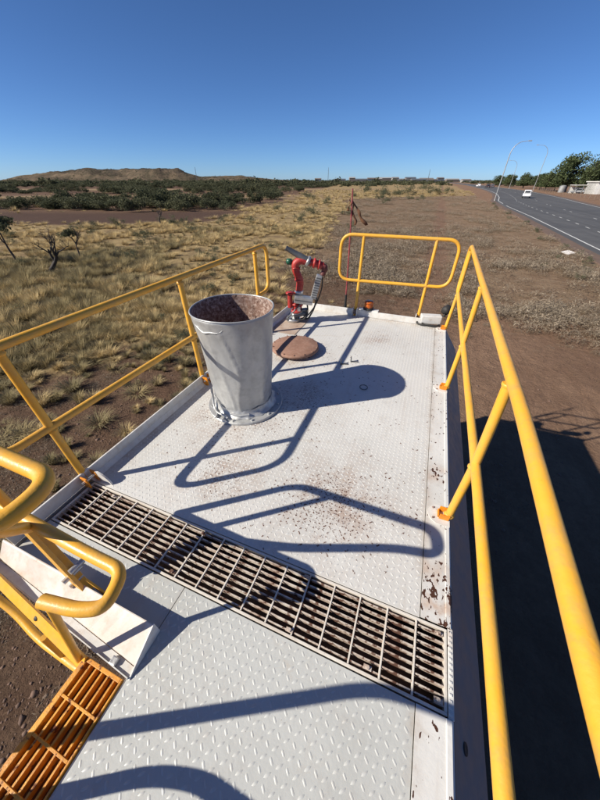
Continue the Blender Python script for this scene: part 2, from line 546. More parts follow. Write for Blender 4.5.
sz = Q.math('ADD', Q.attr('scrub').outputs['Fac'], Q.ramp(Q.noise(1.1, 7, 0.7), 0.3, 0.7, -0.3, 0.3))
grey = Q.mix(Q.ramp(Q.noise(0.9, 8, 0.75), 0.4, 0.64), (0.27, 0.195, 0.125), (0.175, 0.115, 0.072))
col = Q.mix(Q.ramp(sz, 0.45, 0.85, 0, 0.8), col, grey)
col = Q.mix(Q.attr('pale').outputs['Fac'], col, Q.mix(Q.noise(0.05, 6), (0.30, 0.215, 0.125), (0.22, 0.15, 0.09)))
col = Q.mix(Q.attr('soil').outputs['Fac'], col, Q.mix(Q.noise(0.3, 6), (0.105, 0.064, 0.047), (0.075, 0.048, 0.036)))
# two worn wheel tracks running back from the truck
wx = Q.n('ShaderNodeSeparateXYZ'); Q.link(Q.co, wx.inputs[0])
trk = Q.math('ABSOLUTE', Q.math('SUBTRACT', Q.math('ADD', wx.outputs[0], Q.ramp(Q.noise(0.05, 2), 0.3, 0.7, -0.5, 0.5)), 1.0))
trk = Q.math('MULTIPLY', Q.ramp(trk, 0.35, 0.9, 1, 0), Q.ramp(wx.outputs[1], 6, 14))
col = Q.mix(Q.math('MULTIPLY', trk, 0.65), col, (0.20, 0.125, 0.085))
streak = Q.ramp(Q.noise(1.0, 6, 0.65, Q.scale_vec((1.6, 0.10, 1)), 0.4), 0.42, 0.66)
bare_e = Q.math('MULTIPLY', Q.ramp(Q.attr('scrub').outputs['Fac'], 0.3, 0.6, 1, 0), Q.ramp(sxy.outputs[0], 0.0, 1.5))
col = Q.mix(Q.math('MULTIPLY', Q.math('MULTIPLY', streak, 0.5), bare_e), col, (0.19, 0.112, 0.07))
Q.link(col, gp.inputs['Base Color'])
gp.inputs['Roughness'].default_value = 0.95
gp.inputs['Specular IOR Level'].default_value = 0.1
hgt = Q.math('ADD', Q.noise(14, 8, 0.75), Q.math('MULTIPLY', Q.noise(3, 5, 0.6), 1.5))
Q.bump(hgt, 1.0, 0.09, gp)
gme = fast_mesh('ground', gv, q, gm, {'grass': zc[:, 0], 'scrub': zc[:, 1], 'pale': zc[:, 2], 'soil': zc[:, 3]})
gme.polygons.foreach_set('use_smooth', np.ones(len(q), dtype=bool))
g = link('ground', gme)
tag(g, 'red brown bare soil spreading round the truck to the horizon', kind='structure')

# hills on the horizon to the left of the picture: one terrain sheet
prof = [(-420, 3), (-250, 4), (-120, 5), (-40, 2.5), (0, 1.5), (8, 3.5), (18, 7), (40, 9), (62, 11.5), (80, 12.8), (88, 14), (100, 13.5), (118, 12.8), (135, 13.5), (150, 14.2), (168, 13.4),
        (180, 12.2), (190, 8.5), (200, 6), (214, 6.6), (228, 6), (243, 6.4), (256, 4.4), (272, 2.8), (296, 1.6), (330, 0.6), (420, 0.2)]
def hill_px(u):
    for (a, ha), (b, hb) in zip(prof, prof[1:]):
        if a <= u <= b:
            return ha + (hb - ha) * (u - a) / (b - a)
    return 0.0
def hill_z(u, x, y, dep):
    top = hill_px(u) * 2150 / 457.0
    t = (dep - 2150) / (420 if dep < 2150 else 700)
    nn = noise.fractal((x * 0.0045, y * 0.0045, 2.0), 0.8, 2.1, 6)
    ridge = math.exp(-t * t) * (1 + 0.30 * nn) + 0.42 * math.exp(-((dep - 1650) / 160) ** 2) * max(0, 0.25 + nn) * (1 if u < 260 else 0.3)
    k = min(1, top / 25)
    gully = 1 - abs(noise.noise((x * 0.008, y * 0.008, 3.1)))
    crag = max(0, noise.noise((x * 0.016, y * 0.016, 6))) * (10 if top > 42 else 3)
    return top * (ridge if ridge < 0.8 else 0.8 + 0.55 * (ridge - 0.8)) - 3 + k * (4 * noise.noise((x * 0.012, y * 0.012, 5)) - 9 * gully ** 6 * math.exp(-t * t) + crag * math.exp(-t * t * 3))
hv, hq = [], []
NU, ND = 420, 80
for j in range(ND):
    dep = 1350 + 1900 * (j / (ND - 1))
    for i in range(NU):
        u = -420 + 830 * i / (NU - 1)
        lx, fy = (u - 300) / 364.0 * dep, dep
        x, y = lx * cY - fy * sY, lx * sY + fy * cY
        z = hill_z(u, x, y, dep)
        hv.append((x, y, z))
for j in range(ND - 1):
    for i in range(NU - 1):
        hq.append((j * NU + i, j * NU + i + 1, (j + 1) * NU + i + 1, (j + 1) * NU + i))
hm, ht_, hp = new_mat('hill_country')
Q = NT(hm)
hc = Q.mix(Q.ramp(Q.noise(0.006, 8, 0.65), 0.38, 0.64), (0.175, 0.130, 0.088), (0.105, 0.080, 0.055))
geo = Q.n('ShaderNodeNewGeometry'); sp = Q.n('ShaderNodeSeparateXYZ'); Q.link(geo.outputs['Position'], sp.inputs[0])
rocky = Q.math('MULTIPLY', Q.ramp(sp.outputs[2], 26, 56), Q.ramp(Q.noise(0.008, 7, 0.7), 0.40, 0.52))
hc = Q.mix(Q.math('MULTIPLY', rocky, 0.8), hc, (0.050, 0.040, 0.036))
veg = Q.ramp(Q.noise(0.035, 7, 0.8), 0.47, 0.56)
hc = Q.mix(Q.math('MULTIPLY', veg, 0.55), hc, (0.06, 0.058, 0.038))
Q.link(hc, hp.inputs['Base Color']); hp.inputs['Roughness'].default_value = 1.0
hp.inputs['Specular IOR Level'].default_value = 0.05
Q.bump(Q.noise(0.03, 8, 0.7), 1.0, 9.0, hp)
hme = fast_mesh('hills', hv, np.array(hq), hm)
hme.polygons.foreach_set('use_smooth', np.ones(len(hq), dtype=bool))
tag(link('hills', hme), 'low rocky brown hills on the horizon', kind='structure')
HILL_SCRUB = []
for _ in range(2600):
    u, dep = random.uniform(-60, 330), random.uniform(1380, 2250)
    lx = (u - 300) / 364.0 * dep
    x, y = lx * cY - dep * sY, lx * sY + dep * cY
    if noise.noise((x * 0.006, y * 0.006, 8.8)) < -0.05: continue
    HILL_SCRUB.append((x, y, hill_z(u, x, y, dep) - 0.5, random.uniform(5, 13), random.uniform(0, 6.28), random.randrange(4), random.uniform(0.4, 0.7)))

# ------------------------------------------------------------------ road
roadL = [(13.9, -60), (13.9, 20), (14.0, 35), (14.4, 48), (15.0, 68), (15.2, 92), (16.4, 118), (19.5, 140), (23.2, 175), (26.2, 228), (28.4, 354), (28.4, 493), (22, 720), (4, 1100)]
roadR = [(27.5, -60), (28.2, 20), (29.3, 35), (30.4, 48), (32.0, 68), (33.6, 92), (36.0, 118), (38.6, 140), (41.5, 175), (44.6, 228), (44.2, 354), (42.2, 493), (34, 720), (14, 1100)]
def on_line(pl, y):
    for (x0, y0), (x1, y1) in zip(pl, pl[1:]):
        if y0 <= y <= y1:
            return x0 + (x1 - x0) * (y - y0) / (y1 - y0)
    return pl[-1][0]
def strip(name, fl, fr, ys, z, mat, zb=None):
    b = MB()
    vs, fs = [], []
    for y in ys:
        vs += [(fl(y), y, z), (fr(y), y, z)]
    n = len(ys)
    for i in range(n - 1):
        fs.append((2 * i, 2 * i + 1, 2 * i + 3, 2 * i + 2))
    if zb is not None:
        m = len(vs)
        for y in ys:
            vs += [(fl(y) - 0.5, y, zb), (fr(y) + 0.5, y, zb)]
        for i in range(n - 1):
            fs.append((m + 2 * i, 2 * i, 2 * i + 2, m + 2 * i + 2))
            fs.append((2 * i + 1, m + 2 * i + 1, m + 2 * i + 3, 2 * i + 3))
    b.add(vs, fs)
    return b.build(name, mat)
ys = [-60 + 4 * i for i in range(70)] + [224 + 20 * i for i in range(44)]
am, at_, ap = new_mat('asphalt')
Q = NT(am)
ac = Q.mix(Q.ramp(Q.noise(0.35, 7, 0.65), 0.35, 0.65), (0.100, 0.098, 0.096), (0.078, 0.077, 0.076))
ac = Q.mix(Q.ramp(Q.noise(1.0, 5, 0.6, Q.scale_vec((0.9, 0.02, 1))), 0.45, 0.62, 0, 0.6), ac, (0.052, 0.051, 0.051))
ac = Q.mix(Q.ramp(Q.voronoi(0.09, None, 'F1', 'Color'), 0.7, 0.72, 0, 0.4), ac, (0.060, 0.060, 0.061))
ac = Q.mix(Q.ramp(Q.noise(9, 6, 0.8), 0.55, 0.7, 0, 0.4), ac, (0.14, 0.13, 0.12))
Q.link(ac, ap.inputs['Base Color']); ap.inputs['Roughness'].default_value = 0.85
Q.bump(Q.noise(60, 4), 0.4, 0.01, ap)
def sh(y):   # gravel shoulder with the turning bay beyond y = 92
    return -1.6
shoulder_mat = paint('road_shoulder', (0.15, 0.095, 0.065), (0.11, 0.075, 0.055), 1.2, 0.95)
tag(strip('road_shoulder', lambda y: on_line(roadL, y) - 1.9, lambda y: on_line(roadR, y) + 2.2, ys, 0.045, shoulder_mat, -0.2), 'brown gravel shoulder along the road', kind='structure')
road = tag(strip('road', lambda y: on_line(roadL, y) - 0.35, lambda y: on_line(roadR, y) + 0.3, ys, 0.075, am, 0.03), 'dark asphalt highway running away to the horizon', kind='structure')
lm = paint('line_paint', (0.66, 0.66, 0.63), (0.50, 0.49, 0.46), 3, 0.7)
def line_at(fn, ysub, wd, name='edge_line'):
    return strip(name, lambda y: fn(y) - wd / 2, lambda y: fn(y) + wd / 2, ysub, 0.080, lm)
e1 = line_at(lambda y: on_line(roadL, y) + 0.1, [y for y in ys if y <= 96], 0.17)
e2 = line_at(lambda y: on_line(roadL, y) + 0.1, [y for y in ys if y >= 104], 0.20)
e3 = line_at(lambda y: on_line(roadR, y) - 0.2, ys, 0.18)
for e in (e1, e2, e3):
    e.parent = road
mb = MB()
y = 16.0
while y < 420:
    f0 = 0.27
    for fr_, on in ((0.25, True), (0.52, True)):
        if fr_ == 0.52 and (int(y) // 3) % 2: continue
        def fx(yy): return on_line(roadL, yy) * (1 - fr_) + on_line(roadR, yy) * fr_
        x0, x1 = fx(y), fx(y + 1.6)
        mb.add([(x0 - 0.075, y, 0.081), (x0 + 0.075, y, 0.081), (x1 + 0.075, y + 1.6, 0.081), (x1 - 0.075, y + 1.6, 0.081)], [(0, 1, 2, 3)])
    y += 4.6
ml = mb.build('lane_dashes', lm)
ml.parent = road; ml['kind'] = 'stuff'

# ------------------------------------------------------------------ the water truck (tank top)
truck = empty('water_truck', (0.0, 2.0, 0.0), 'white water truck deck with yellow guardrails, steel grating, silver funnel and red water cannon', 'truck')
XL, XR, YR, YG0, YG1, XE = -1.075, 0.300, 2.615, 0.208, 0.392, 0.215
XLAD = -0.462

b = MB()
tz = Z0 - 0.16
rear = [(-1.09 * S, tz), (0.30 * S, tz), (0.415 * S, Z0 - 0.30), (0.415 * S, 1.1), (0.30 * S, 0.45), (-1.0 * S, 0.45), (-1.10 * S, 1.1)]
b.prism(rear, (2.60 - 0.06) * S, ((0, 0.06 * S, 0), (1, 0, 0), (0, 0, 1), (0, 1, 0)))
front = [(-0.45 * S, tz), (0.30 * S, tz), (0.415 * S, Z0 - 0.30), (0.415 * S, 1.1), (0.30 * S, 0.45), (-0.45 * S, 0.45)]
b.prism(front, 2.6 * S, ((0, -2.55 * S, 0), (1, 0, 0), (0, 0, 1), (0, 1, 0)))
part(b.build('tank_body', M['blue'], truck), 'dark blue lower body of the water tank')
# sloping blue shoulder panel below the right deck edge
b = MB()
b.add([(0.304 * S, -2.5 * S, Z0 - 0.012), (0.304 * S, 2.60 * S, Z0 - 0.012), (0.425 * S, 2.60 * S, Z0 - 0.268), (0.425 * S, -2.5 * S, Z0 - 0.268)], [(0, 1, 2, 3)])
b.add([(0.304 * S - .006, -2.5 * S, Z0 - 0.02), (0.304 * S - .006, 2.60 * S, Z0 - 0.02), (0.425 * S - .006, 2.60 * S, Z0 - 0.28), (0.425 * S - .006, -2.5 * S, Z0 - 0.28)], [(3, 2, 1, 0)])
pan = part(b.build('shoulder_panel', M['blue'], truck), 'dark blue sloping shoulder panel under the right deck edge')
b = MB()
nrm = Vector((0.256, 0, 0.188)).normalized()
cc = Vector((0.342 * S, 0.185 * S, Z0 - 0.012 - 0.256 * (0.038 / 0.121)))
b.lathe([(0.018, 0.0), (0.018, 0.004), (0.009, 0.004), (0.009, 0.001)], cc, 20, axis=nrm)
b.lathe([(0.0001, 0.003), (0.0088, 0.003)], cc, 20, axis=nrm)
b.build('bolt_head', M['black'], pan)
# white fascia under the deck edges and the wall of the ladder recess
b = MB()
b.box((-1.105 * S, 0.06 * S, Z0 - 0.17), (-1.095 * S, 2.60 * S, Z0 - 0.004))
b.box((-1.085 * S, 2.602 * S, Z0 - 0.30), (0.30 * S, 2.61 * S, Z0 - 0.012))
b.box((-0.470 * S, -2.5 * S, Z0 - 0.30), (-0.4635 * S, 0.055 * S, Z0 - 0.012))
b.box((-1.09 * S, 0.052 * S, Z0 - 0.30), (-0.472 * S, 0.059 * S, Z0 - 0.012))
b.build('side_fascia', M['white'], truck)

def lozenge_field(name, x0, x1, y0, y1, z, mat, parent, rustf, holes):
    px = 0.0292
    L, Wd, Hh = 0.0135, 0.0046, 0.0022
    base = np.array([(-L, 0, 0), (-L * .45, -Wd, 0), (L * .45, -Wd, 0), (L, 0, 0), (L * .45, Wd, 0), (-L * .45, Wd, 0), (-L * .55, 0, Hh), (L * .55, 0, Hh)])
    tri = np.array([(0, 1, 6), (1, 2, 6), (2, 7, 6), (2, 3, 7), (3, 4, 7), (4, 5, 7), (5, 6, 7), (5, 0, 6)])
    vs, ts, rs = [], [], []
    n = 0
    nx, ny = int((x1 - x0) / px), int((y1 - y0) / px)
    for i in range(nx):
        for j in range(ny):
            x = x0 + (i + 0.5) * (x1 - x0) / nx
            y = y0 + (j + 0.5) * (y1 - y0) / ny
            if any(math.hypot(x - hx, y - hy) < hr for hx, hy, hr in holes): continue
            a = math.pi / 4 if (i + j) % 2 else -math.pi / 4
            c, s = math.cos(a), math.sin(a)
            k = random.uniform(0.9, 1.1)
            vv = np.stack([(base[:, 0] * c - base[:, 1] * s) * k + x, (base[:, 0] * s + base[:, 1] * c) * k + y, base[:, 2] + z], -1)
            vs.append(vv); ts.append(tri + n); n += 8
            f = rustf(x / S, y / S)
            r = 1.0 if random.random() < f else (0.25 if random.random() < f * 1.2 else 0.0)
            rv = np.full(8, r)
            if r > 0:                       # a chip rarely bares the whole stud
                cut = random.random()
                if cut < 0.35: rv[[3, 2, 4, 7]] = 0
                elif cut < 0.6: rv[[0, 1, 5, 6]] = 0
            rs.append(rv)
    me = fast_mesh(name, np.concatenate(vs), np.concatenate(ts), mat, {'rust': np.concatenate(rs)})
    o = link(name, me, parent)
    o['kind'] = 'stuff'
    return o

def rustf(x, y):
    def gs(cx, cy, rx, ry): return math.exp(-((x - cx) / rx) ** 2 - ((y - cy) / ry) ** 2)
    f = 1.25 * gs(-0.10, 0.63, 0.17, 0.13) + 0.34 * gs(-0.33, 0.52, 0.16, 0.12) + 0.30 * gs(0.1, 0.72, 0.10, 0.2) + 0.5 * gs(-0.55, 1.15, 0.14, 0.2) + 0.35 * gs(-0.42, 1.72, 0.2, 0.25)
    f += 0.06 * gs(-0.35, 1.15, 0.35, 0.4) + 0.2 * gs(-0.75, 0.80, 0.2, 0.15) + 0.03 * gs(0, 1.4, 0.3, 0.5)
    cl = noise.noise((x * 9, y * 9, 3.3))
    return max(0.0, f * (0.75 + 1.3 * cl)) + 0.002

BC = (-0.764, 1.102)      # fill funnel centre
HC = (-0.735, 1.775)      # hatch centre
b = MB(); b.box((XL * S, YG1 * S, Z0 - 0.008), (XE * S, YR * S, Z0), bev=0.0015)
dp = part(b.build('deck_plate', M['deck'], truck), 'white checker plate on the rear of the tank top, flecked with rust')
lozenge_field('tread_pattern', XL * S + 0.01, XE * S - 0.004, YG1 * S + 0.004, YR * S - 0.01, Z0 - 0.0002, M['tread'], dp, rustf, [(BC[0] * S, BC[1] * S, 0.29), (HC[0] * S, HC[1] * S, 0.2)])
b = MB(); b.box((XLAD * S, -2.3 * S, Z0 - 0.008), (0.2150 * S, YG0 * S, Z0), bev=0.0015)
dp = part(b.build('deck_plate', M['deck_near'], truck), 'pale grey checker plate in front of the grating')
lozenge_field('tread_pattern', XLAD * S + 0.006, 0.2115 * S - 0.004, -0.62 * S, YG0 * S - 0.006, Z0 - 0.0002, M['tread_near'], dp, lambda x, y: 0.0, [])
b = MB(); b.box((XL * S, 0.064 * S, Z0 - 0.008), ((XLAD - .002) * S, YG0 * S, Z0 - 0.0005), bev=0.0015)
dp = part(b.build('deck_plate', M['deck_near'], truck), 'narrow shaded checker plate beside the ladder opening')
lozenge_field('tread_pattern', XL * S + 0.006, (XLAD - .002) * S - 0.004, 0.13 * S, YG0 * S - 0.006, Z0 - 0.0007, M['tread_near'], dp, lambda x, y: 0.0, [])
# plain rolled strip along the right edge
def edge_strip(y0, y1):
    b = MB()
    pr = [(0.217, -0.002), (0.217, 0.0028), (0.283, 0.0028), (0.2845, 0.0055), (0.2955, 0.0055), (0.3005, 0.001), (0.302, -0.008), (0.302, -0.014), (0.294, -0.014), (0.290, -0.002)]
    b.prism([(p[0] * S, Z0 + p[1] * S) for p in pr], (y1 - y0) * S, ((0, y0 * S, 0), (1, 0, 0), (0, 0, 1), (0, 1, 0)))
    return b.build('edge_strip', M['edge'], truck)
edge_strip(YG1 + 0.002, 2.612)
edge_strip(-2.3, YG0)
b = MB()
b.box((0.289 * S, (YG0 + .001) * S, Z0 - 0.012), (0.3015 * S, (YG1 + .001) * S, Z0 + 0.004), bev=0.002)
k = 0
yy = YG0 * S + 0.01
while yy < YG1 * S - 0.008:
    b.box((0.2905 * S, yy, Z0 + 0.002), (0.2975 * S, yy + 0.008, Z0 + 0.0075), bev=0.002)
    yy += 0.0185
b.build('weld_strip', M['edge'], truck)

# toe plates
b = MB()
b.box((-1.100 * S, 0.10 * S, Z0 + 0.0005), (-1.092 * S, YR * S, Z0 + 0.058 * S), bev=0.003)
b.prism([(-1.0915 * S, 0.0005), (-1.0915 * S, 0.026), (-1.074 * S, 0.0005)], (YR - 0.392) * S, ((0, 0.392 * S, Z0), (1, 0, 0), (0, 0, 1), (0, 1, 0)))
b.build('toe_plate', M['white'], truck)
b = MB()
b.box((-1.09 * S, 2.617 * S, Z0 - 0.004), (-0.50 * S, 2.629 * S, Z0 + 0.060 * S), bev=0.003)
b.box((-0.47 * S, 2.622 * S, Z0 - 0.004), (0.09 * S, 2.634 * S, Z0 + 0.052 * S), bev=0.003)
b.build('toe_plate', M['white'], truck)
b = MB()
b.box((-0.46 * S, 2.625 * S, Z0 + 0.050 * S), (-0.28 * S, 2.675 * S, Z0 + 0.062 * S), bev=0.003)
b.build('beacon_bracket', M['white'], truck)

# grating over the sump
gr = part(empty('grating', (0, 0, 0), None, None), 'long rusty white steel grating set across the deck')
gr.parent = truck; gr.location = (0, -2.0, 0)
gx0, gx1, gy0, gy1 = -1.072 * S, 0.2865 * S, YG0 * S + 0.006, YG1 * S - 0.005
b = MB()
ft = 0.010
zt, zb = Z0 + 0.003, Z0 - 0.030
b.box((gx0, gy0, zb), (gx1, gy0 + ft, zt), bev=0.0015)
b.box((gx0, gy1 - ft, zb), (gx1, gy1, zt), bev=0.0015)
b.box((gx0, gy0 + ft + .0005, zb), (gx0 + ft, gy1 - ft - .0005, zt), bev=0.0015)
b.box((gx1 - ft, gy0 + ft + .0005, zb), (gx1, gy1 - ft - .0005, zt), bev=0.0015)
b.build('grating_frame', M['grate_top'], gr)
NB = 9
me0 = None
for i in range(NB):
    y = gy0 + ft + (gy1 - gy0 - 2 * ft) * (i + 0.5) / NB
    if me0 is None:
        b = MB()
        b.box((gx0 + ft + .0005, -0.0026, -0.029), (gx1 - ft - .0005, 0.0026, -0.001), bev=0.0008)
        o = b.build('bearing_bar', M['grate'], gr)
        me0 = o.data
    else:
        o = link('bearing_bar', me0, gr)
    o.location = (0, y, Z0)
NC = 16
me0 = None
for i in range(NC):
    x = gx0 + (gx1 - gx0) * (i + 1) / (NC + 1)
    if me0 is None:
        b = MB()
        b.box((-0.0034, gy0 + ft + .0005, -0.009), (0.0034, gy1 - ft - .0005, 0.0024), bev=0.0012)
        o = b.build('cross_bar', M['grate_top'], gr)
        me0 = o.data
    else:
        o = link('cross_bar', me0, gr)
    o.location = (x, 0, Z0)
# hold-down clips
for fx, fy in ((0.985, 0.12), (0.985, 0.90), (0.70, 0.09), (0.70, 0.91), (0.86, 0.10), (0.40, 0.1), (0.41, 0.9), (0.1, 0.88)):
    b = MB()
    cx, cy = gx0 + (gx1 - gx0) * fx, gy0 + (gy1 - gy0) * fy
    b.box((cx - .016, cy - .008, Z0 - 0.0), (cx + .016, cy + .008, Z0 + 0.004), bev=0.001)
    b.lathe([(0.0001, .012), (0.007, .012), (0.008, .010), (0.008, .0035)], (cx, cy, Z0), 6, smooth=False)
    b.build('hold_down_clip', M['grate'], gr)
b = MB()
tzf = Z0 - 0.13
b.box((gx0 - .004, gy0 - 0.004, tzf - .004), (gx1 + .003, gy1 + 0.004, tzf))
b.box((gx0 - .004, gy0 - 0.0045, tzf), (gx1 + .003, gy0 - 0.0005, Z0 - 0.031))
b.box((gx0 - .004, gy1 + 0.0005, tzf), (gx1 + .003, gy1 + 0.0045, Z0 - 0.031))
b.box((gx0 - .008, gy0, tzf), (gx0 - .0045, gy1, Z0 - 0.009))
b.box((gx1 + .0005, gy0, tzf), (gx1 + .003, gy1, Z0 - 0.02))
b.build('sump_tray', M['tray'], gr)

# ---- guard rails
TR = 0.0218
def rail_obj(name, path, parent, r=TR, closed=False, seg=16, mat='yellow'):
    b = MB(); b.tube(path, r, seg, closed)
    return b.build(name, M[mat], parent)
def sub_empty(name, label):
    e = empty(name, (0, 0, 0), label, None)
    e.parent = truck; e.location = (0, -2.0, 0)
    return e

# left rail
gl = sub_empty('guardrail', 'yellow guardrail along the left edge behind the silver funnel')
xa = -1.105
lp = fillet([V(xa, 0.205, 0.30), V(xa, 2.13, 0.305), V(xa, 2.13, 0.625), V(xa, 0.205, 0.61)], 0.13, 8, True)
rail_obj('rail_loop', lp, gl, closed=True)
for y_ in (0.385, 1.18, 1.95):
    b = MB()
    b.tube([V(xa, y_, -0.005), V(xa, y_, 0.605)], 0.0205, 16)
    b.lathe([(.0205, -.012), (.0265, -.004), (.0265, .004), (.0205, .012)], V(xa, y_, 0.593), 16, wob=0.04)
    b.lathe([(.0205, -.010), (.0255, -.003), (.0255, .004), (.0205, .010)], V(xa, y_, 0.285), 16, wob=0.05)
    p_ = b.build('post', M['yellow'], gl)
    b = MB()
    c = V(xa + 0.018, y_ + 0.0, 0)
    b.box((c.x + 0.000, c.y - 0.038, Z0 + 0.001), (c.x + 0.052, c.y - 0.028, Z0 + 0.085), bev=0.003)
    b.build('clamp_lug', M['orange'], p_)
    b = MB()
    b.box((c.x + 0.000, c.y + 0.028, Z0 + 0.001), (c.x + 0.052, c.y + 0.038, Z0 + 0.085), bev=0.003)
    b.build('clamp_lug', M['orange'], p_)
    b = MB()
    b.tube([(c.x + 0.03, c.y - 0.055, Z0 + 0.055), (c.x + 0.03, c.y + 0.055, Z0 + 0.055)], 0.008, 8)
    b.build('clamp_bolt', M['alloy'], p_)
# white rounded gusset beside the first left post
b = MB()
c = V(-1.045, 0.405, 0)
poly = [(0, 0)] + [(0.105 * math.cos(a), 0.085 * math.sin(a)) for a in [math.pi / 2 * i / 8 for i in range(9)]]
b.prism(poly, 0.010, ((c.x - 0.02, c.y, Z0 + 0.001), (1, 0, 0), (0, 0, 1), (0, 1, 0)))
b.build('gusset', M['white'], gl)

# right rail
gr2 = sub_empty('guardrail', 'yellow guardrail along the right edge running past the lens')
def rx(y): return 0.246 + 0.05 * ss(-0.2, 2.6, y)
path = fillet([V(0.235, -1.0, 0.597), V(0.2475, 0.15, 0.605), V(0.263, 0.6, 0.610), V(0.286, 1.7, 0.608), V(0.298, 2.645, 0.622), V(0.302, 2.655, 0.305), V(0.288, 0.8, 0.300), V(0.276, 0.1, 0.298), V(0.265, -1.0, 0.296)], 0.12, 8)
rail_obj('rail_loop', path, gr2)
def near_x(y, top):
    P = ((-1.0, .235), (.15, .2475), (.6, .263), (1.7, .286), (2.645, .298)) if top else ((-1.0, .265), (.1, .276), (.8, .288), (2.655, .302))
    for (a, xa_), (b_, xb_) in zip(P, P[1:]):
        if a <= y <= b_: return xa_ + (xb_ - xa_) * (y - a) / (b_ - a)
for y_, hb in ((-0.13, 0), (0.752, 0), (1.64, 0), (2.573, 0)):
    b = MB()
    b.tube([V(0.292, y_, 0.012), V((near_x(y_, False)), y_, 0.30), V(near_x(y_, True), y_, 0.595)], 0.0205, 16)
    b.lathe([(.0205, -.010), (.0235, -.003), (.0235, .004), (.0205, .006)], V(near_x(y_, True), y_, 0.591), 16, wob=0.05)
    b.lathe([(.0205, -.012), (.0260, -.003), (.0260, .004), (.0205, .012)], V(near_x(y_, False), y_, 0.284), 16, wob=0.05)
    b.lathe([(.0205, .012), (.0275, .004), (.029, -.004), (.0205, -.004)], V(0.292, y_, 0.022), 16, wob=0.05)
    p_ = b.build('post', M['yellow'], gr2)
    c = V(0.262, y_, 0)
    b = MB()
    poly = [(0.055, -0.064), (0.055, 0.064)] + [(0.000 - 0.062 * math.cos(a), 0.064 * math.sin(a)) for a in [math.pi / 2 - math.pi * i / 10 for i in range(11)]]
    b.prism(poly, 0.006, ((c.x, c.y, Z0 + 0.0056), (1, 0, 0), (0, 1, 0), (0, 0, 1)))
    b.build('base_plate', M['white'], p_)
    b = MB()
    b.box((c.x - 0.004, c.y - 0.030, Z0 + 0.012), (c.x + 0.048, c.y - 0.023, Z0 + 0.052), bev=0.002)
    b.box((c.x - 0.004, c.y + 0.023, Z0 + 0.012), (c.x + 0.048, c.y + 0.030, Z0 + 0.052), bev=0.002)
    b.box((c.x - 0.012, c.y - 0.022, Z0 + 0.012), (c.x - 0.005, c.y + 0.022, Z0 + 0.034), bev=0.002)
    b.build('clamp_lug', M['orange'], p_)
    for dx, dy in ((-0.034, 0.034), (-0.034, -0.034), (0.044, 0.050)):
        b = MB(); b.lathe([(0.0001, .007), (0.005, .007), (0.006, .005), (0.006, 0)], (c.x + dx, c.y + dy, Z0 + 0.0116), 6, smooth=False)
        b.build('base_bolt', M['rust'], p_)

# rear rail
gb = sub_empty('guardrail', 'short yellow guardrail loop across the rear end of the deck')
def ry(x): return 2.645 + (x + 0.49) * 0.09
lp = fillet([V(-0.665, ry(-.665), 0.302), V(0.235, ry(.235), 0.300), V(0.235, ry(.235), 0.642), V(-0.665, ry(-.665), 0.652)], 0.15, 8, True)
rail_obj('rail_loop', lp, gb, 0.020, True)
for x_ in (-0.487, 0.062):
    b = MB(); b.tube([V(x_, ry(x_), -0.01), V(x_, ry(x_), 0.645)], 0.0195, 16)
    p_ = b.build('post', M['yellow'], gb)
    c = V(x_, ry(x_), 0)
    b = MB()
    b.box((c.x + 0.026, c.y - 0.085, Z0 + 0.001), (c.x + 0.036, c.y - 0.02, Z0 + 0.11), bev=0.003)
    b.build('clamp_plate', M['white'], p_)
    b = MB()
    b.box((c.x - 0.036, c.y - 0.085, Z0 + 0.001), (c.x - 0.026, c.y - 0.02, Z0 + 0.11), bev=0.003)
    b.build('clamp_plate', M['white'], p_)
    b = MB()
    b.box((c.x - 0.024, c.y - 0.045, Z0 + 0.02), (c.x + 0.024, c.y + 0.03, Z0 + 0.075), bev=0.004)
    b.build('clamp_lug', M['rust'], p_)

# ladder-side rails
gh = sub_empty('guardrail', 'yellow hand loops guarding the ladder opening at the left')
HR = 0.0220
top = fillet([V(-1.01, .128, .302), V(-1.01, .128, .618), V(-.475, .130, .618), V(-.462, .04, .62), V(-.605, .013, .617), V(-.70, .06, .42), V(-.795, .116, .285)], 0.085, 8)
rail_obj('hand_loop', top, gh, HR)
mid = fillet([V(-1.01, .128, .305), V(-.60, .120, .302), V(-.474, .122, .300), V(-.452, .055, .300), V(-.50, .032, .300), V(-.585, .016, .30)], 0.075, 8)
rail_obj('hand_loop', mid, gh, HR)
rail_obj('upright', [V(-.86, .128, .302), V(-.86, .128, .612)], gh, 0.018)
rail_obj('thin_pole', [V(-.575, .016, .285), V(-.618, -.033, -.03)], gh, 0.0125)
p0, p1 = V(-.825, .112, .30), V(-.712, .082, 0.004)
zd = (p0 - p1).normalized(); xd = Vector((0, 1, 0)).cross(zd).normalized(); yd = zd.cross(xd)
fm = Matrix((xd, yd, zd)).transposed().to_4x4(); fm.translation = p1
ln = (p0 - p1).length
b = MB()
b.box((-0.030, -0.008, 0.0), (0.030, 0.008, ln), mat=fm, bev=0.003)
b.box((-0.030, 0.0085, 0.0), (-0.022, 0.040, ln * 0.9), mat=fm, bev=0.002)
p_ = b.build('flat_post', M['yellow'], gh)
c = p1
b = MB()
b.prism([(0.038, 0.002), (0.10, 0.002), (0.10, 0.05), (0.015, 0.13)], 0.008, ((c.x, c.y + 0.03, Z0), (1, 0, 0), (0, 0, 1), (0, 1, 0)))
b.build('gusset', M['yellow'], p_)
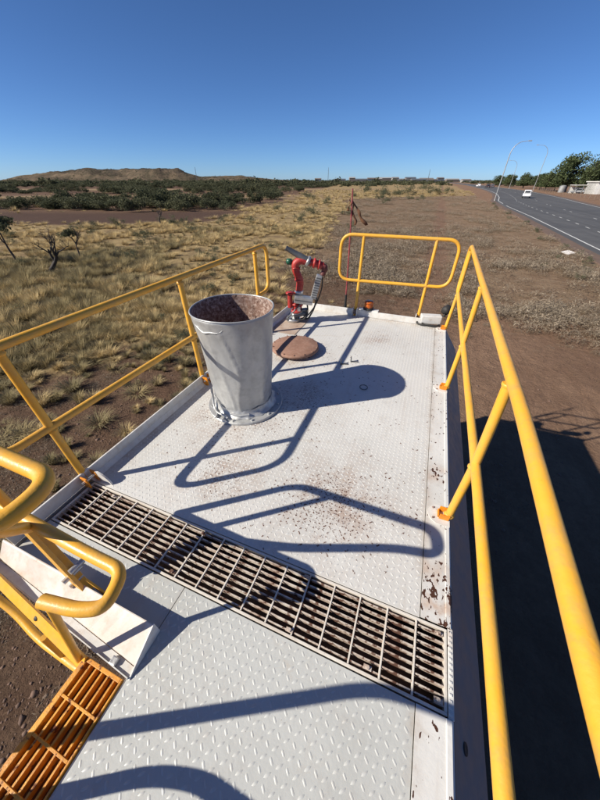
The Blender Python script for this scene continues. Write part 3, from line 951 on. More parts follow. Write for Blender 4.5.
for q0, q1, rr_ in ((fm @ Vector((0.005, -0.03, 0.15)), fm @ Vector((0.005, 0.05, 0.15)), 0.012), (fm @ Vector((-0.03, -0.02, 0.09)), fm @ Vector((-0.03, 0.04, 0.09)), 0.010), (fm @ Vector((0.05, -0.0, 0.19)), fm @ Vector((0.05, 0.06, 0.19)), 0.013)):
    b = MB(); b.tube([q0, q1], rr_, 10); b.build('clamp_bolt', M['alloy'], p_)
# matching loops on the near side of the opening
t1 = fillet([V(-.90, -.33, -0.02), V(-.755, -.33, .25), V(-.575, -.33, .59), V(-.46, -.33, .615), V(-.37, -.33, .62)], 0.10, 8)
rail_obj('hand_loop', t1, gh, HR)
t2 = fillet([V(-.70, -.33, -0.02), V(-.59, -.33, .25), V(-.53, -.33, .285), V(-.40, -.33, .285)], 0.10, 8)
rail_obj('hand_loop', t2, gh, HR)

# white wedge box beside the opening
wx_ = sub_empty('kick_box', 'dusty white wedge-shaped kick box at the ladder opening')
b = MB()
x0, x1 = -1.085 * S, -0.458 * S
nseg = 14
vs_, fs_ = [], []
for i in range(nseg + 1):
    t = i / nseg
    x = x0 + (x1 - x0) * t
    yb = (0.052 - 0.040 * t) * S
    hb = 0.012 + 0.004 * math.sin(t * 9)
    vs_ += [(x, yb, Z0 + 0.002), (x, yb + 0.002, Z0 + hb), (x, 0.088 * S, Z0 + 0.057 * S - 0.003), (x, 0.091 * S, Z0 + 0.057 * S), (x, 0.0935 * S, Z0 + 0.057 * S), (x, 0.0935 * S, Z0 + 0.0008)]
for i in range(nseg):
    for k in range(6):
        k2 = (k + 1) % 6
        fs_.append((i * 6 + k, (i + 1) * 6 + k, (i + 1) * 6 + k2, i * 6 + k2))
fs_ += [tuple(range(6)), tuple(reversed(range(nseg * 6, nseg * 6 + 6)))]
b.add(vs_, fs_)
b.build('kick_body', M['box'], wx_)
b = MB()
b.prism([(-0.012 * S, 0.0012), (-0.0135 * S, 0.004), (0.0915 * S, 0.0585 * S), (0.0955 * S, 0.0585 * S), (0.0955 * S, 0.0012)], 0.005, ((x1 + 0.0004, 0, Z0), (0, 1, 0), (0, 0, 1), (1, 0, 0)))
b.build('end_plate', M['white'], wx_)
b = MB()
def lipbox(ya, yb, za, zb):   # a strip that follows the slanting foot of the box
    sk = 0.040 * S
    b.add([(x0, ya + sk, za), (x1 - .001, ya, za), (x1 - .001, yb, za), (x0, yb + sk, za), (x0, ya + sk, zb), (x1 - .001, ya, zb), (x1 - .001, yb, zb), (x0, yb + sk, zb)],
          [(3, 2, 1, 0), (4, 5, 6, 7), (0, 1, 5, 4), (1, 2, 6, 5), (2, 3, 7, 6), (3, 0, 4, 7)])
lipbox(-0.010 * S, 0.0105 * S, Z0 - 0.012, Z0 + 0.004)
lipbox(-0.013 * S, -0.0105 * S, Z0 - 0.012, Z0 + 0.014)
b.build('lip', M['white'], wx_)
b = MB()
b.box((x1 - 0.105, -0.008 * S, Z0 + 0.005), (x1 - 0.075, 0.010 * S, Z0 + 0.022), bev=0.004)
b.build('latch', M['alloy'], wx_)

# ladder: yellow slotted step, side bar, tube
ld = sub_empty('ladder', 'yellow access ladder top with slotted step at the left')
st = part(empty('step', (0, 0, 0), None, None), 'yellow slotted step with rust-stained bars')
st.parent = ld; st.location = (0, 0, 0)
sx0, sx1, sy0, sy1 = -0.602 * S, -0.4725 * S, -0.95 * S, -0.018 * S
b = MB()
zt = Z0 - 0.002
b.box((sx0, sy0, zt - 0.045), (sx0 + 0.020, sy1, zt), bev=0.002)
b.box((sx1 - 0.007, sy0, zt - 0.045), (sx1, sy1, zt), bev=0.002)
b.box((sx0 + .0205, sy1 - 0.014, zt - 0.045), (sx1 - .0075, sy1, zt), bev=0.002)
nb = 5
for i in range(nb):
    x = sx0 + 0.020 + (sx1 - sx0 - 0.027) * (i + 0.75) / (nb + 0.5)
    b.box((x - 0.0035, sy0, zt - 0.034), (x + 0.0035, sy1 - 0.015, zt - 0.003))
y = sy1 - 0.115
k = 0
while y > sy0:
    b.box((sx0 + .021, y - 0.004, zt - 0.012), (sx1 - .008, y + 0.004, zt - 0.0005), bev=0.001)
    y -= 0.105; k += 1
st_mesh = b.build('step_grid', M['yellow_step'], ld)
bpy.data.objects.remove(st)
part(st_mesh, 'yellow slotted step with rust-stained bars')
st_mesh.name = 'step'
b = MB()
b.box((sx0 + 0.004, sy0, zt - 0.052), (sx1 - 0.002, sy1 - 0.002, zt - 0.047))
b.build('step_pan', paint('step_pan_rust', (0.20, 0.08, 0.022), (0.08, 0.035, 0.015), 14, 0.8), ld)
b = MB()
q0, q1 = V(-1.30, .055, .040), V(-.592, -.0185, .004)
dn, th_ = Vector((0, -0.036, -0.050)), Vector((0, -0.007, 0.0075))
b.add([q0, q1, q1 + th_, q0 + th_, q0 + dn, q1 + dn, q1 + dn + th_, q0 + dn + th_], [(0, 1, 2, 3), (7, 6, 5, 4), (3, 2, 6, 7), (0, 4, 5, 1), (1, 5, 6, 2), (0, 3, 7, 4)])
sb = b.build('side_bar', M['yellow'], ld)
for t in (0.42, 0.70):
    b = MB(); b.lathe([(0.0001, .004), (0.008, .004), (0.011, .001), (0.011, -0.0005)], q0.lerp(q1, t) + th_ + dn * 0.5, 12, axis=(0, -0.68, 0.74))
    b.build('bolt_hole', M['black'], sb)
rail_obj('lower_tube', fillet([V(-1.20, -.022, -.10), V(-1.05, -.028, -.19), V(-.92, -.05, -.22), V(-.60, -.055, -.22)], 0.1, 6), ld, 0.018)
rail_obj('lower_tube', [V(-.80, -.05, -.225), V(-.78, -.036, -.05)], ld, 0.013)
b = MB()
for k in range(1, 8):
    b.box((-0.60 * S, -0.60 * S, Z0 - 0.34 * k - 0.02), (-0.49 * S, -0.06 * S, Z0 - 0.34 * k), bev=0.003)
b.box((-0.61 * S, -0.62 * S, 0.6), (-0.575 * S, -0.605 * S, Z0 - 0.06))
b.build('lower_steps', M['yellow_step'], ld)

# ---- fill funnel
fn = sub_empty('fill_funnel', 'silver tapered fill funnel, open topped with a rusty inside')
bx, by = BC[0] * S, BC[1] * S
rt, rb, hz0, hz1 = 0.188 * S, 0.143 * S, 0.022, 0.540 * S
def rr(z):
    return rb + (rt - rb) * (z - hz0) / (hz1 - hz0)
zs = [hz0 + (hz1 - hz0) * i / 44 for i in range(45)]
FS = 128
def crease(a, z):
    """dents and creases of thin sheet: long slanting folds, a few knocks"""
    c_, s_ = math.cos(a), math.sin(a)
    n1 = noise.noise((c_ * 1.6, s_ * 1.6, z * 2.2 + 3.0)) * 0.010
    n2 = noise.noise((c_ * 4 + z * 1.5, s_ * 4, z * 3.5)) * 0.0045
    fold = 1 - abs(noise.noise((c_ * 2.4 + z * 2.0, s_ * 2.4 - z * 1.2, 7.7 + z)))
    k = min(1.0, (hz1 - z) / 0.10) * 0.85 + 0.15
    return (n1 + n2 + 0.007 * fold ** 9) * k
b = MB()
vo, fo_ = [], []
for z in zs:
    for k in range(FS):
        a = 2 * math.pi * k / FS
        r_ = rr(z) + crease(a, z)
        vo.append((bx + r_ * math.cos(a), by + r_ * math.sin(a), Z0 + z + (0.003 * math.sin(3 * a) if z == zs[-1] else 0)))
nz_ = len(zs)
for z in zs:
    for k in range(FS):
        a = 2 * math.pi * k / FS
        r_ = rr(z) + crease(a, z) - 0.005
        vo.append((bx + r_ * math.cos(a), by + r_ * math.sin(a), Z0 + z + (0.003 * math.sin(3 * a) if z == zs[-1] else 0)))
fi_ = []
for i in range(nz_ - 1):
    for k in range(FS):
        k2 = (k + 1) % FS
        fo_.append((i * FS + k, i * FS + k2, (i + 1) * FS + k2, (i + 1) * FS + k))
        fi_.append(tuple(nz_ * FS + q for q in (i * FS + k, (i + 1) * FS + k, (i + 1) * FS + k2, i * FS + k2)))
rimf = [((nz_ - 1) * FS + k, (nz_ - 1) * FS + (k + 1) % FS, nz_ * FS + (nz_ - 1) * FS + (k + 1) % FS, nz_ * FS + (nz_ - 1) * FS + k) for k in range(FS)]
b.add(vo, fo_ + rimf, 0, True)
o0 = len(b.f)
for f in fi_:
    b.f.append(list(f)); b.mi.append(1); b.sm.append(True)
b.disc((bx, by), rb - 0.006, Z0 + hz0, 72, 1)
me_f = b.build('funnel_wall', [M['steel'], M['rust']], fn)
b = MB()
b.tube([(bx + (rt + crease(2 * math.pi * k / 96, hz1) - .001) * math.cos(2 * math.pi * k / 96), by + (rt + crease(2 * math.pi * k / 96, hz1) - .001) * math.sin(2 * math.pi * k / 96), Z0 + hz1 + 0.003 * math.sin(3 * 2 * math.pi * k / 96)) for k in range(96)], 0.0055, 8, True)
b.build('rim', M['steel'], fn)
# bunched skirt where the sheet meets the flange
b = MB()
vs_, fs_ = [], []
for i in range(9):
    t = i / 8
    for k in range(FS):
        a = 2 * math.pi * k / FS
        fl_ = noise.noise((math.cos(a) * 5, math.sin(a) * 5, t * 1.5)) + 0.6 * noise.noise((math.cos(a) * 11, math.sin(a) * 11, 4 + t))
        r_ = rb + 0.006 + (0.004 + 0.040 * t ** 1.5) * (1 + 0.40 * fl_)
        z_ = 0.060 * (1 - t) ** 1.4 * (1 + 0.25 * fl_) + 0.024 + 0.006 * max(0, fl_) * t
        vs_.append((bx + r_ * math.cos(a), by + r_ * math.sin(a), Z0 + z_))
for i in range(8):
    for k in range(FS):
        k2 = (k + 1) % FS
        fs_.append((i * FS + k, i * FS + k2, (i + 1) * FS + k2, (i + 1) * FS + k))
b.add(vs_, fs_, 0, True)
b.build('bunched_skirt', M['steel'], fn)
b = MB()
fr_ = 0.205 * S
b.lathe([(rb + 0.004, 0.022), (fr_ - .004, 0.022), (fr_, 0.018), (fr_, 0.001)], (bx + 0.006, by, Z0), 64, smooth=False)
b.lathe([(rb + 0.012, 0.0225), (rb + 0.004, 0.036), (rb - 0.002, 0.040)], (bx, by, Z0), 64)
fl = b.build('flange', M['steel'], fn)
for k in range(12):
    a = 2 * math.pi * (k + 0.3) / 12
    b = MB()
    b.lathe([(0.0001, .012), (0.009, .012), (0.010, .010), (0.010, 0)], (bx + 0.006 + (fr_ - 0.028) * math.cos(a), by + (fr_ - 0.028) * math.sin(a), Z0 + 0.0222), 6, smooth=False)
    b.build('flange_bolt', M['steel'], fl)
def on_wall(ang, z, out=0.0):
    r = rr(z) + out
    return Vector((bx + r * math.cos(ang), by + r * math.sin(ang), Z0 + z))
a0 = R(-96); da = R(30)
pts = [on_wall(a0 - da * 0.8 + da * 1.6 * i / 14, 0.785 - 0.03 * math.sin(math.pi * i / 14) ** 0.8 + 0.006 * math.sin(i * 0.9), -0.001 + 0.001 * math.sin(math.pi * i / 14)) for i in range(15)]
b = MB(); b.tube(pts, [0.002 + 0.006 * math.sin(math.pi * i / 14) + 0.001 * math.sin(i * 1.3) for i in range(15)], 10)
b.build('sheet_fold', M['steel'], fn)
pts = [on_wall(R(-140), 0.20, 0.02), on_wall(R(-138), 0.10, 0.035), on_wall(R(-128), 0.045, 0.05), on_wall(R(-112), 0.036, 0.058), on_wall(R(-98), 0.040, 0.045), on_wall(R(-88), 0.040, 0.07)]
b = MB(); b.tube(fillet(pts, 0.05, 4), 0.009, 8)
b.tube([on_wall(R(-112), 0.036, 0.058), on_wall(R(-106), 0.034, 0.10)], 0.008, 8)
b.build('locking_rod', M['steel'], fn)
b = MB()
b.tube([on_wall(R(-88), 0.052, 0.02), on_wall(R(-70), 0.048, 0.028), on_wall(R(-52), 0.046, 0.022)], 0.011, 8)
b.build('clamp_bar', M['steel'], fn)

# ---- hatch
hc_ = sub_empty('hatch', 'round rusty brown hatch lid on the tank top')
b = MB()
hx, hy = HC[0] * S, HC[1] * S
r_ = 0.172 * S
prof_ = [(0.0001, 0.076), (r_ * 0.5, 0.075), (r_ * 0.93, 0.070), (r_ * 0.985, 0.064), (r_, 0.052), (r_, 0.040), (r_ * 0.97, 0.037), (r_ * 0.9, 0.037)]
b.lathe(prof_, (hx, hy, Z0), 64)
b.build('hatch_lid', M['lid'], hc_)
b = MB(); b.lathe([(r_ * 0.86, 0.0), (r_ * 0.86, 0.037)], (hx, hy, Z0), 48); b.build('hatch_neck', M['rust'], hc_)
for k in range(14):
    a = 2 * math.pi * k / 14 + 0.1
    b = MB(); b.lathe([(0.0001, .010), (0.006, .010), (0.007, .008), (0.007, -.008)], (hx + r_ * 0.94 * math.cos(a), hy + r_ * .94 * math.sin(a), Z0 + 0.070), 6, smooth=False)
    b.build('lid_bolt', M['lid'], hc_)

# ---- small fittings on the deck
for (x_, y_), rot in (((-0.372, 1.705), 0.3), ((-0.315, 1.762), 0.25)):
    b = MB()
    m4 = Matrix.Translation((x_ * S, y_ * S, Z0 + 0.001)) @ Matrix.Rotation(rot, 4, 'Z')
    b.box((-0.005, -0.012, 0), (0.005, 0.012, 0.055), mat=m4)
    b.box((0.0055, -0.010, 0.0), (0.075, 0.010, 0.007), mat=m4)
    b.build('stud_bracket', M['greymetal'], truck)
b = MB()
c = V(-0.168, 1.47, 0)
b.tube([c + Vector((0.035 * math.cos(a), 0.035 * math.sin(a) * 0.6, 0.006 + 0.012 * (1 + math.sin(a)))) for a in [2 * math.pi * i / 16 for i in range(16)]], 0.005, 8, True)
b.build('lifting_ring', M['greymetal'], truck)

# ---- water cannon (monitor); local axes: e = to the right along the view bearing, f = away
mon = sub_empty('water_cannon', 'red water cannon with grey nozzle at the rear left corner')
mo = Vector((-0.974 * S, 2.284 * S, Z0))
E1, F1 = Vector((cY, sY, 0)), Vector((-sY, cY, 0))
def mp(r, u, f=0.0):
    return mo + E1 * r + F1 * f + Vector((0, 0, u))
b = MB()
b.lathe([(0.0001, 0.052), (0.085, 0.052), (0.094, 0.048), (0.094, 0.004), (0.085, 0.001)], mp(0.02, 0), 32)
b.lathe([(0.050, 0.052), (0.052, 0.10), (0.066, 0.102), (0.066, 0.118), (0.0001, 0.118)], mp(0.05, 0), 28)
fb = b.build('mount_flange', M['alloy'], mon)
for k in range(8):
    a = 2 * math.pi * k / 8
    b = MB(); b.lathe([(0.0001, .02), (0.010, .02), (0.012, .016), (0.012, 0)], mp(0.02, 0.052) + Vector((.074 * math.cos(a), .074 * math.sin(a), 0)), 6, smooth=False)
    b.build('flange_bolt', M['greymetal'], fb)
b = MB()
b.tube([mp(0.07, 0.10), mp(0.078, 0.27)], 0.062, 20)
b.lathe([(0.062, 0), (0.082, 0.002), (0.082, 0.03), (0.062, 0.032)], mp(0.072, 0.13), 24)
b.lathe([(0.062, 0), (0.078, 0.002), (0.078, 0.026), (0.062, 0.028)], mp(0.076, 0.225), 24)
b.build('valve_body', M['red'], mon)
b = MB()
b.tube([mp(-0.02, 0.20, -0.02), mp(-0.02, 0.36, -0.02)], 0.032, 14)
b.tube([mp(-0.075, 0.385, -0.02), mp(0.06, 0.385, -0.02)], 0.013, 10)
b.lathe([(0.0001, -.012), (.05, -.012), (.055, 0), (.05, .012), (.0001, .012)], mp(-0.02, 0.385, -0.02), 16)
b.build('lever_valve', M['red'], mon)
m4 = Matrix.Translation(mp(0.155, 0.312, -0.06)) @ Matrix.Rotation(YAW, 4, 'Z') @ Matrix.Rotation(R(8), 4, 'Y')
b = MB(); b.box((-0.12, -0.055, -0.045), (0.12, 0.055, 0.045), mat=m4, bev=0.010)
bk = b.build('motor_box', M['alloy'], mon)
b = MB()
b.box((-0.112, -0.060, -0.006), (0.112, -0.0555, 0.006), mat=m4, bev=0.001)
b.build('box_seam', M['greymetal'], bk)
b = MB()
pth = fillet([mp(0.095, 0.27), mp(0.10, 0.42), mp(0.115, 0.53), mp(0.055, 0.66), mp(0.05, 0.735), mp(0.12, 0.775), mp(0.20, 0.755)], 0.11, 8)
b.tube(pth, 0.046, 18)
b.build('elbow_pipe', M['red'], mon)
b = MB()
b.lathe([(0.048, 0), (0.056, 0.004), (0.056, 0.05), (0.048, 0.054)], mp(0.097, 0.36), 22)
b.build('swivel_collar', M['alloy'], mon)
b = MB()
b.tube([mp(0.19, 0.757), mp(0.30, 0.735), mp(0.395, 0.705)], 0.044, 18)
b.lathe([(0.044, 0), (0.058, 0.004), (0.058, 0.03), (0.044, 0.034)], mp(0.27, 0.742), 22, axis=E1 * 0.97 - Vector((0, 0, .22)))
b.build('elbow_arm', M['red'], mon)
nd = (mp(-0.055, 0.905) - mp(0.215, 0.752)).normalized()
b = MB()
b.tube([mp(0.235, 0.745), mp(0.20, 0.765), mp(0.10, 0.822), mp(-0.04, 0.897), mp(-0.058, 0.907)], [0.045, 0.044, 0.036, 0.026, 0.031], 18)
b.build('nozzle', M['greymetal'], mon)
b = MB()
b.lathe([(0.045, 0), (0.060, 0.004), (0.060, 0.032), (0.045, 0.036)], mp(0.222, 0.752), 24, axis=nd)
b.build('nozzle_ring', M['alloy'], mon)
b = MB()
b.lathe([(0.0001, -.045), (.036, -.042), (.042, 0), (.036, .042), (.0001, .045)], mp(0.41, 0.69), 20, axis=F1)
b.tube([mp(0.43, 0.68), mp(0.39, 0.60)], 0.032, 12)
b.build('swivel_joint', M['red_dark'], mon)
d_ = (mp(0.352, 0.60) - mp(0.285, 0.335))
ang = math.atan2(d_.dot(E1), d_.z)
m4 = Matrix.Translation(mp(0.318, 0.465, -0.03)) @ Matrix.Rotation(YAW, 4, 'Z') @ Matrix.Rotation(ang, 4, 'Y')
b = MB(); b.box((-0.036, -0.030, -0.15), (0.036, 0.030, 0.15), mat=m4, bev=0.008)
gp_ = b.build('actuator', M['alloy'], mon)
for k in range(9):
    b = MB(); b.box((-0.033, -0.0345, -0.135 + k * 0.030), (0.033, -0.0305, -0.120 + k * 0.030), mat=m4, bev=0.001)
    b.build('fin', M['greymetal'], gp_)
b = MB()
b.tube(fillet([mp(0.39, 0.60, .02), mp(0.40, 0.45, .02), mp(0.33, 0.22, .03), mp(0.22, 0.07, .02), mp(0.12, 0.03, 0.0)], 0.15, 8), 0.008, 8)
b.tube(fillet([mp(0.33, 0.34, -.05), mp(0.30, 0.20, -.06), mp(0.22, 0.05, -.06), mp(0.13, 0.05, -.04)], 0.1, 8), 0.011, 8)
b.tube(fillet([mp(0.20, 0.27, -.03), mp(0.22, 0.16, -.07), mp(0.16, 0.05, -.10), mp(0.05, 0.06, -.08)], 0.1, 8), 0.010, 8)
b.build('cable', M['black'], mon)
b = MB(); b.tube([mp(0.03, 0.10, -.06), mp(0.16, 0.13, -.05), mp(0.19, 0.08, -.02)], 0.035, 12)
b.tube(fillet([mp(0.12, 0.26, -.06), mp(0.05, 0.20, -.12), mp(-0.04, 0.10, -.10), mp(-0.07, 0.04, -.06)], 0.06, 5), 0.009, 8)
b.box((-0.05, -0.04, -0.03), (0.05, 0.04, 0.05), mat=Matrix.Translation(mp(0.165, 0.13, -.02)) @ Matrix.Rotation(YAW + 0.3, 4, 'Z'), bev=0.008)
b.build('lower_housing', M['greymetal'], mon)
b = MB()
for rr0, uu0 in ((0.085, 0.56), (0.052, 0.70)):
    b.lathe([(0.046, -.012), (0.054, -.009), (0.054, .009), (0.046, .012)], mp(rr0 + .012, uu0 - .02), 20, axis=(0.1, 0, 1))
b.lathe([(0.044, 0), (0.060, 0.003), (0.060, 0.016), (0.044, 0.019)], mp(0.335, 0.722), 20, axis=E1 * 0.97 - Vector((0, 0, .22)))
b.build('pipe_coupling', M['red'], mon)
b = MB()
b.box((-0.020, -0.0015, -0.030), (0.020, 0.0015, 0.030), mat=Matrix.Translation(mp(0.096, 0.19, -.068)) @ Matrix.Rotation(YAW, 4, 'Z'))
b.build('data_plate', M['alloy'], mon)
b = MB()
b.lathe([(0.0001, -.035), (.03, -.03), (.04, 0), (.03, .03), (.0001, .035)], mp(-0.022, 0.752, .02), 16)
b.tube([mp(-0.022, 0.752, .02), mp(0.05, 0.75, .01)], 0.012, 8)
b.build('green_knob', M['green'], mon)
# rusty pad under the cannon
b = MB(); b.box((-1.06 * S, 2.02 * S, Z0 + 0.0035), (-0.84 * S, 2.40 * S, Z0 + 0.0065), bev=0.001)
b.build('mount_pad', M['pad'], mon)

# ---- whip pole with rag flag
wp = sub_empty('whip_pole', 'slim red whip pole with a tattered brown flag at the rear edge')
po = V(-0.60, 2.70, 0.0)
def pp(r, u, f=0.0):
    return po + E1 * r + F1 * f + Vector((0, 0, u))
b = MB(); b.tube([pp(0.0, -0.1), pp(0, 0.10)], 0.022, 12); b.tube([pp(0, 0.10), pp(-0.003, 0.24)], 0.016, 12)
b.build('spring_base', M['black'], wp)
b = MB()
b.tube([pp(-0.003, 0.24), pp(-0.010, 0.60), pp(-0.022, 1.0), pp(-0.042, 1.47)], [0.010, 0.010, 0.009, 0.008], 10)
b.build('pole', M['redpole'], wp)
b = MB()
for (r0, u0, r1, u1, wdt) in ((-0.03, 1.36, 0.16, 1.10, 0.05), (-0.03, 1.33, 0.03, 1.10, 0.04), (-0.05, 1.38, -0.075, 1.25, 0.03)):
    n = 10
    vs, fs = [], []
    for i in range(n + 1):
        t = i / n
        wv = 0.012 * math.sin(t * 9 + r1 * 30)
        ww = wdt * (0.35 + 0.75 * t) * (0.8 + 0.25 * math.sin(t * 17))
        c = pp(r0 + (r1 - r0) * t + wv, u0 + (u1 - u0) * t ** 0.9, 0.02 * math.sin(t * 6))
        sd = (E1 * 0.8 + Vector((0, 0, 0.35))).normalized()
        vs += [c - sd * ww * 0.5, c + sd * ww * 0.5 + F1 * (0.02 * math.sin(t * 11))]
    for i in range(n):
        fs.append((2 * i, 2 * i + 1, 2 * i + 3, 2 * i + 2))
    b.add(vs, fs, 0, True)
fo = b.build('rag_flag', M['brown'], wp)
md = fo.modifiers.new('thick', 'SOLIDIFY'); md.thickness = 0.003

# ---- beacon
bc = sub_empty('beacon', 'amber warning beacon on the rear toe plate')
bo = V(-0.375, 2.653, 0.062)
b = MB(); b.lathe([(0.0001, 0.028), (0.066, 0.028), (0.072, 0.022), (0.072, 0.0)], bo, 28); b.build('beacon_base', M['black'], bc)
b = MB(); b.lathe([(0.058, 0.0285), (0.060, 0.075), (0.057, 0.088), (0.063, 0.090), (0.063, 0.108), (0.045, 0.118), (0.0001, 0.120)], bo, 28); b.build('beacon_lens', M['amber'], bc)

# ---- white work light box at the rear right corner
wl = sub_empty('work_light', 'white box work light with black cable at the rear right corner')
lo_ = V(0.165, 2.67, 0.0)
m4 = Matrix.Translation(lo_ + Vector((0, 0, 0.06))) @ Matrix.Rotation(R(12), 4, 'Z')
b = MB(); b.box((-0.13, -0.055, -0.05), (0.13, 0.055, 0.06), mat=m4, bev=0.012); b.build('light_box', M['white'], wl)
b = MB()
b.tube(fillet([lo_ + Vector((-0.14, -0.03, 0.05)), lo_ + Vector((-0.17, -0.09, 0.02)), lo_ + Vector((-0.09, -0.13, 0.015)), lo_ + Vector((0.0, -0.10, 0.015)), lo_ + Vector((0.08, -0.12, 0.02)), lo_ + Vector((0.12, -0.06, 0.02))], 0.06, 6), 0.012, 8)
b.tube(fillet([lo_ + Vector((-0.10, -0.06, 0.02)), lo_ + Vector((-0.05, -0.13, 0.03)), lo_ + Vector((0.06, -0.14, 0.03)), lo_ + Vector((0.13, -0.10, 0.02))], 0.06, 6), 0.010, 8)
b.build('cable', M['black'], wl)
b = MB()
b.lathe([(0.0001, -.06), (.05, -.055), (.06, -.02), (.045, .04), (.0001, .06)], lo_ + Vector((0.17, 0.05, 0.20)), 18, axis=(0.5, 0.6, 0.5))
b.tube([lo_ + Vector((0.15, 0.03, 0.10)), lo_ + Vector((0.17, 0.05, 0.20))], 0.015, 8)
b.build('lamp_head', M['black'], wl)

# ------------------------------------------------------------------ plants
def tussock_proto(nblade, spread, height, seed, two=False, wid=0.012):
    r = np.random.default_rng(seed)
    vs, ts, al = [], [], []
    for k in range(nblade):
        a = r.uniform(0, 2 * np.pi); rad_ = spread * 0.35 * np.sqrt(r.random())
        bx_, by_ = rad_ * np.cos(a), rad_ * np.sin(a)
        lean = r.uniform(0.05, 1.0) ** 0.8 * spread
        a2 = a + r.normal(0, 0.5)
        h = height * r.uniform(0.55, 1.0)
        tx, ty = bx_ + lean * np.cos(a2), by_ + lean * np.sin(a2)
        px, py = -np.sin(a2) * wid * r.uniform(0.6, 1.4), np.cos(a2) * wid * r.uniform(0.6, 1.4)
        o = len(vs)
        if two:
            mx, my, mz = bx_ + (tx - bx_) * 0.4, by_ + (ty - by_) * 0.4, h * 0.72
            vs += [(bx_ - px, by_ - py, -.02), (bx_ + px, by_ + py, -.02), (mx - px * .8, my - py * .8, mz), (mx + px * .8, my + py * .8, mz), (tx, ty, h * r.uniform(0.8, 1.0))]
            al += [0, 0, .7, .7, 1]
            ts += [(o, o + 1, o + 3), (o, o + 3, o + 2), (o + 2, o + 3, o + 4)]
        else:
            vs += [(bx_ - px, by_ - py, -.02), (bx_ + px, by_ + py, -.02), (tx, ty, h)]
            al += [0, 0, 1]
            ts += [(o, o + 1, o + 2)]
    return np.array(vs), np.array(ts), np.array(al)

def scrub_proto(n, w_, h_, seed):
    """low dry twiggy plant: short stems and small dry leaves"""
    r = np.random.default_rng(seed)
    vs, ts, al = [], [], []
    for k in range(n):
        a = r.uniform(0, 2 * np.pi)
        rad_ = w_ * 0.5 * np.sqrt(r.random())
        z = h_ * r.random() ** 0.8 * max(0.15, 1 - (rad_ / (w_ * 0.55)) ** 2)
        c = np.array((rad_ * np.cos(a), rad_ * np.sin(a), z))
        d1 = r.normal(0, 1, 3); d1 /= np.linalg.norm(d1)
        d2 = np.cross(d1, r.normal(0, 1, 3)); d2 /= np.linalg.norm(d2)
        L, W_ = w_ * r.uniform(0.03, 0.10), w_ * r.uniform(0.008, 0.026)
        o = len(vs)
        vs += [c - d1 * L, c + d2 * W_, c + d1 * L]
        al += [z / h_] * 3
        ts += [(o, o + 1, o + 2)]
    return np.array(vs), np.array(ts), np.array(al)

def bush_proto(n, w_, h_, seed, leaf=0.06, lobes=9, z0=0.1):
    """leaf clumps gathered in several lobes with gaps between"""
    r = np.random.default_rng(seed)
    cs = []
    for k in range(lobes):
        a = r.uniform(0, 2 * np.pi); rd = 0.36 * w_ * np.sqrt(r.random())
        cs.append((rd * np.cos(a), rd * np.sin(a), h_ * (z0 + (0.80 - z0) * r.random() * (1 - 0.5 * (rd / (0.4 * w_)) ** 2)), w_ * r.uniform(0.13, 0.24)))
    vs, ts, al = [], [], []
    for k in range(n):
        cx, cy, cz, cr = cs[r.integers(len(cs))]
        d = r.normal(0, 1, 3); d /= np.linalg.norm(d)
        p = np.array((cx, cy, cz)) + d * cr * r.random() ** 0.45 * np.array((1, 1, 0.72 * h_ / w_ * 1.4))
        p[2] = max(p[2], 0.03)
        d1 = r.normal(0, 1, 3); d1 /= np.linalg.norm(d1)
        d2 = np.cross(d1, r.normal(0, 1, 3)); d2 /= np.linalg.norm(d2)
        L, W_ = leaf * w_ * r.uniform(0.6, 1.3), leaf * w_ * r.uniform(0.3, 0.7)
        o = len(vs)
        vs += [p - d1 * L, p - d2 * W_, p + d1 * L, p + d2 * W_]
        al += [min(1, 0.35 + 0.65 * r.random())] * 4
        ts += [(o, o + 1, o + 2), (o, o + 2, o + 3)]
    return np.array(vs), np.array(ts), np.array(al)

def proto_mesh(name, pr, mat):
    v, t, a = pr
    return fast_mesh(name, v, t, mat, {'along': a, 'tint': np.zeros(len(v))})

def pix(x, y, z=0.0):
    """where a place falls in the view (used only to leave out plants that no view near this one can see)"""
    X, Yg = bearing(x, y)
    Zc = z - (Z0 + S)
    d = Yg * math.cos(PITCH) - Zc * math.sin(PITCH)
    if d < 0.1: return None
    bb = Yg * math.sin(PITCH) + Zc * math.cos(PITCH)
    return 300 + 290 * X / d, 400 - 290 * bb / d, d
def seen(x, y, m=120):
    q_ = pix(x, y)
    return q_ is not None and -m < q_[0] < 600 + m and q_[1] < 800 + m

def road_clear(x, y):
    return x < on_line(roadL, y) - 2.2 or x > on_line(roadR, y) + 2.5
def truck_clear(x, y):
    return not (-2.6 < x < 1.6 and y < 5.2)

def sample(n, rmin, rmax, keep, power=1.0):
    out = []
    tries = 0
    while len(out) < n and tries < n * 60:
        tries += 1
        r_ = rmin * (rmax / rmin) ** (random.random() ** power)
        th = random.uniform(-1.0, 1.25 if rmin > 3.5 else 1.75) + YAW + math.pi / 2
        x, y = r_ * math.cos(th), r_ * math.sin(th)
        if not seen(x, y) or not truck_clear(x, y) or not road_clear(x, y): continue
        if random.random() < keep(x, y): out.append((x, y))
    return out

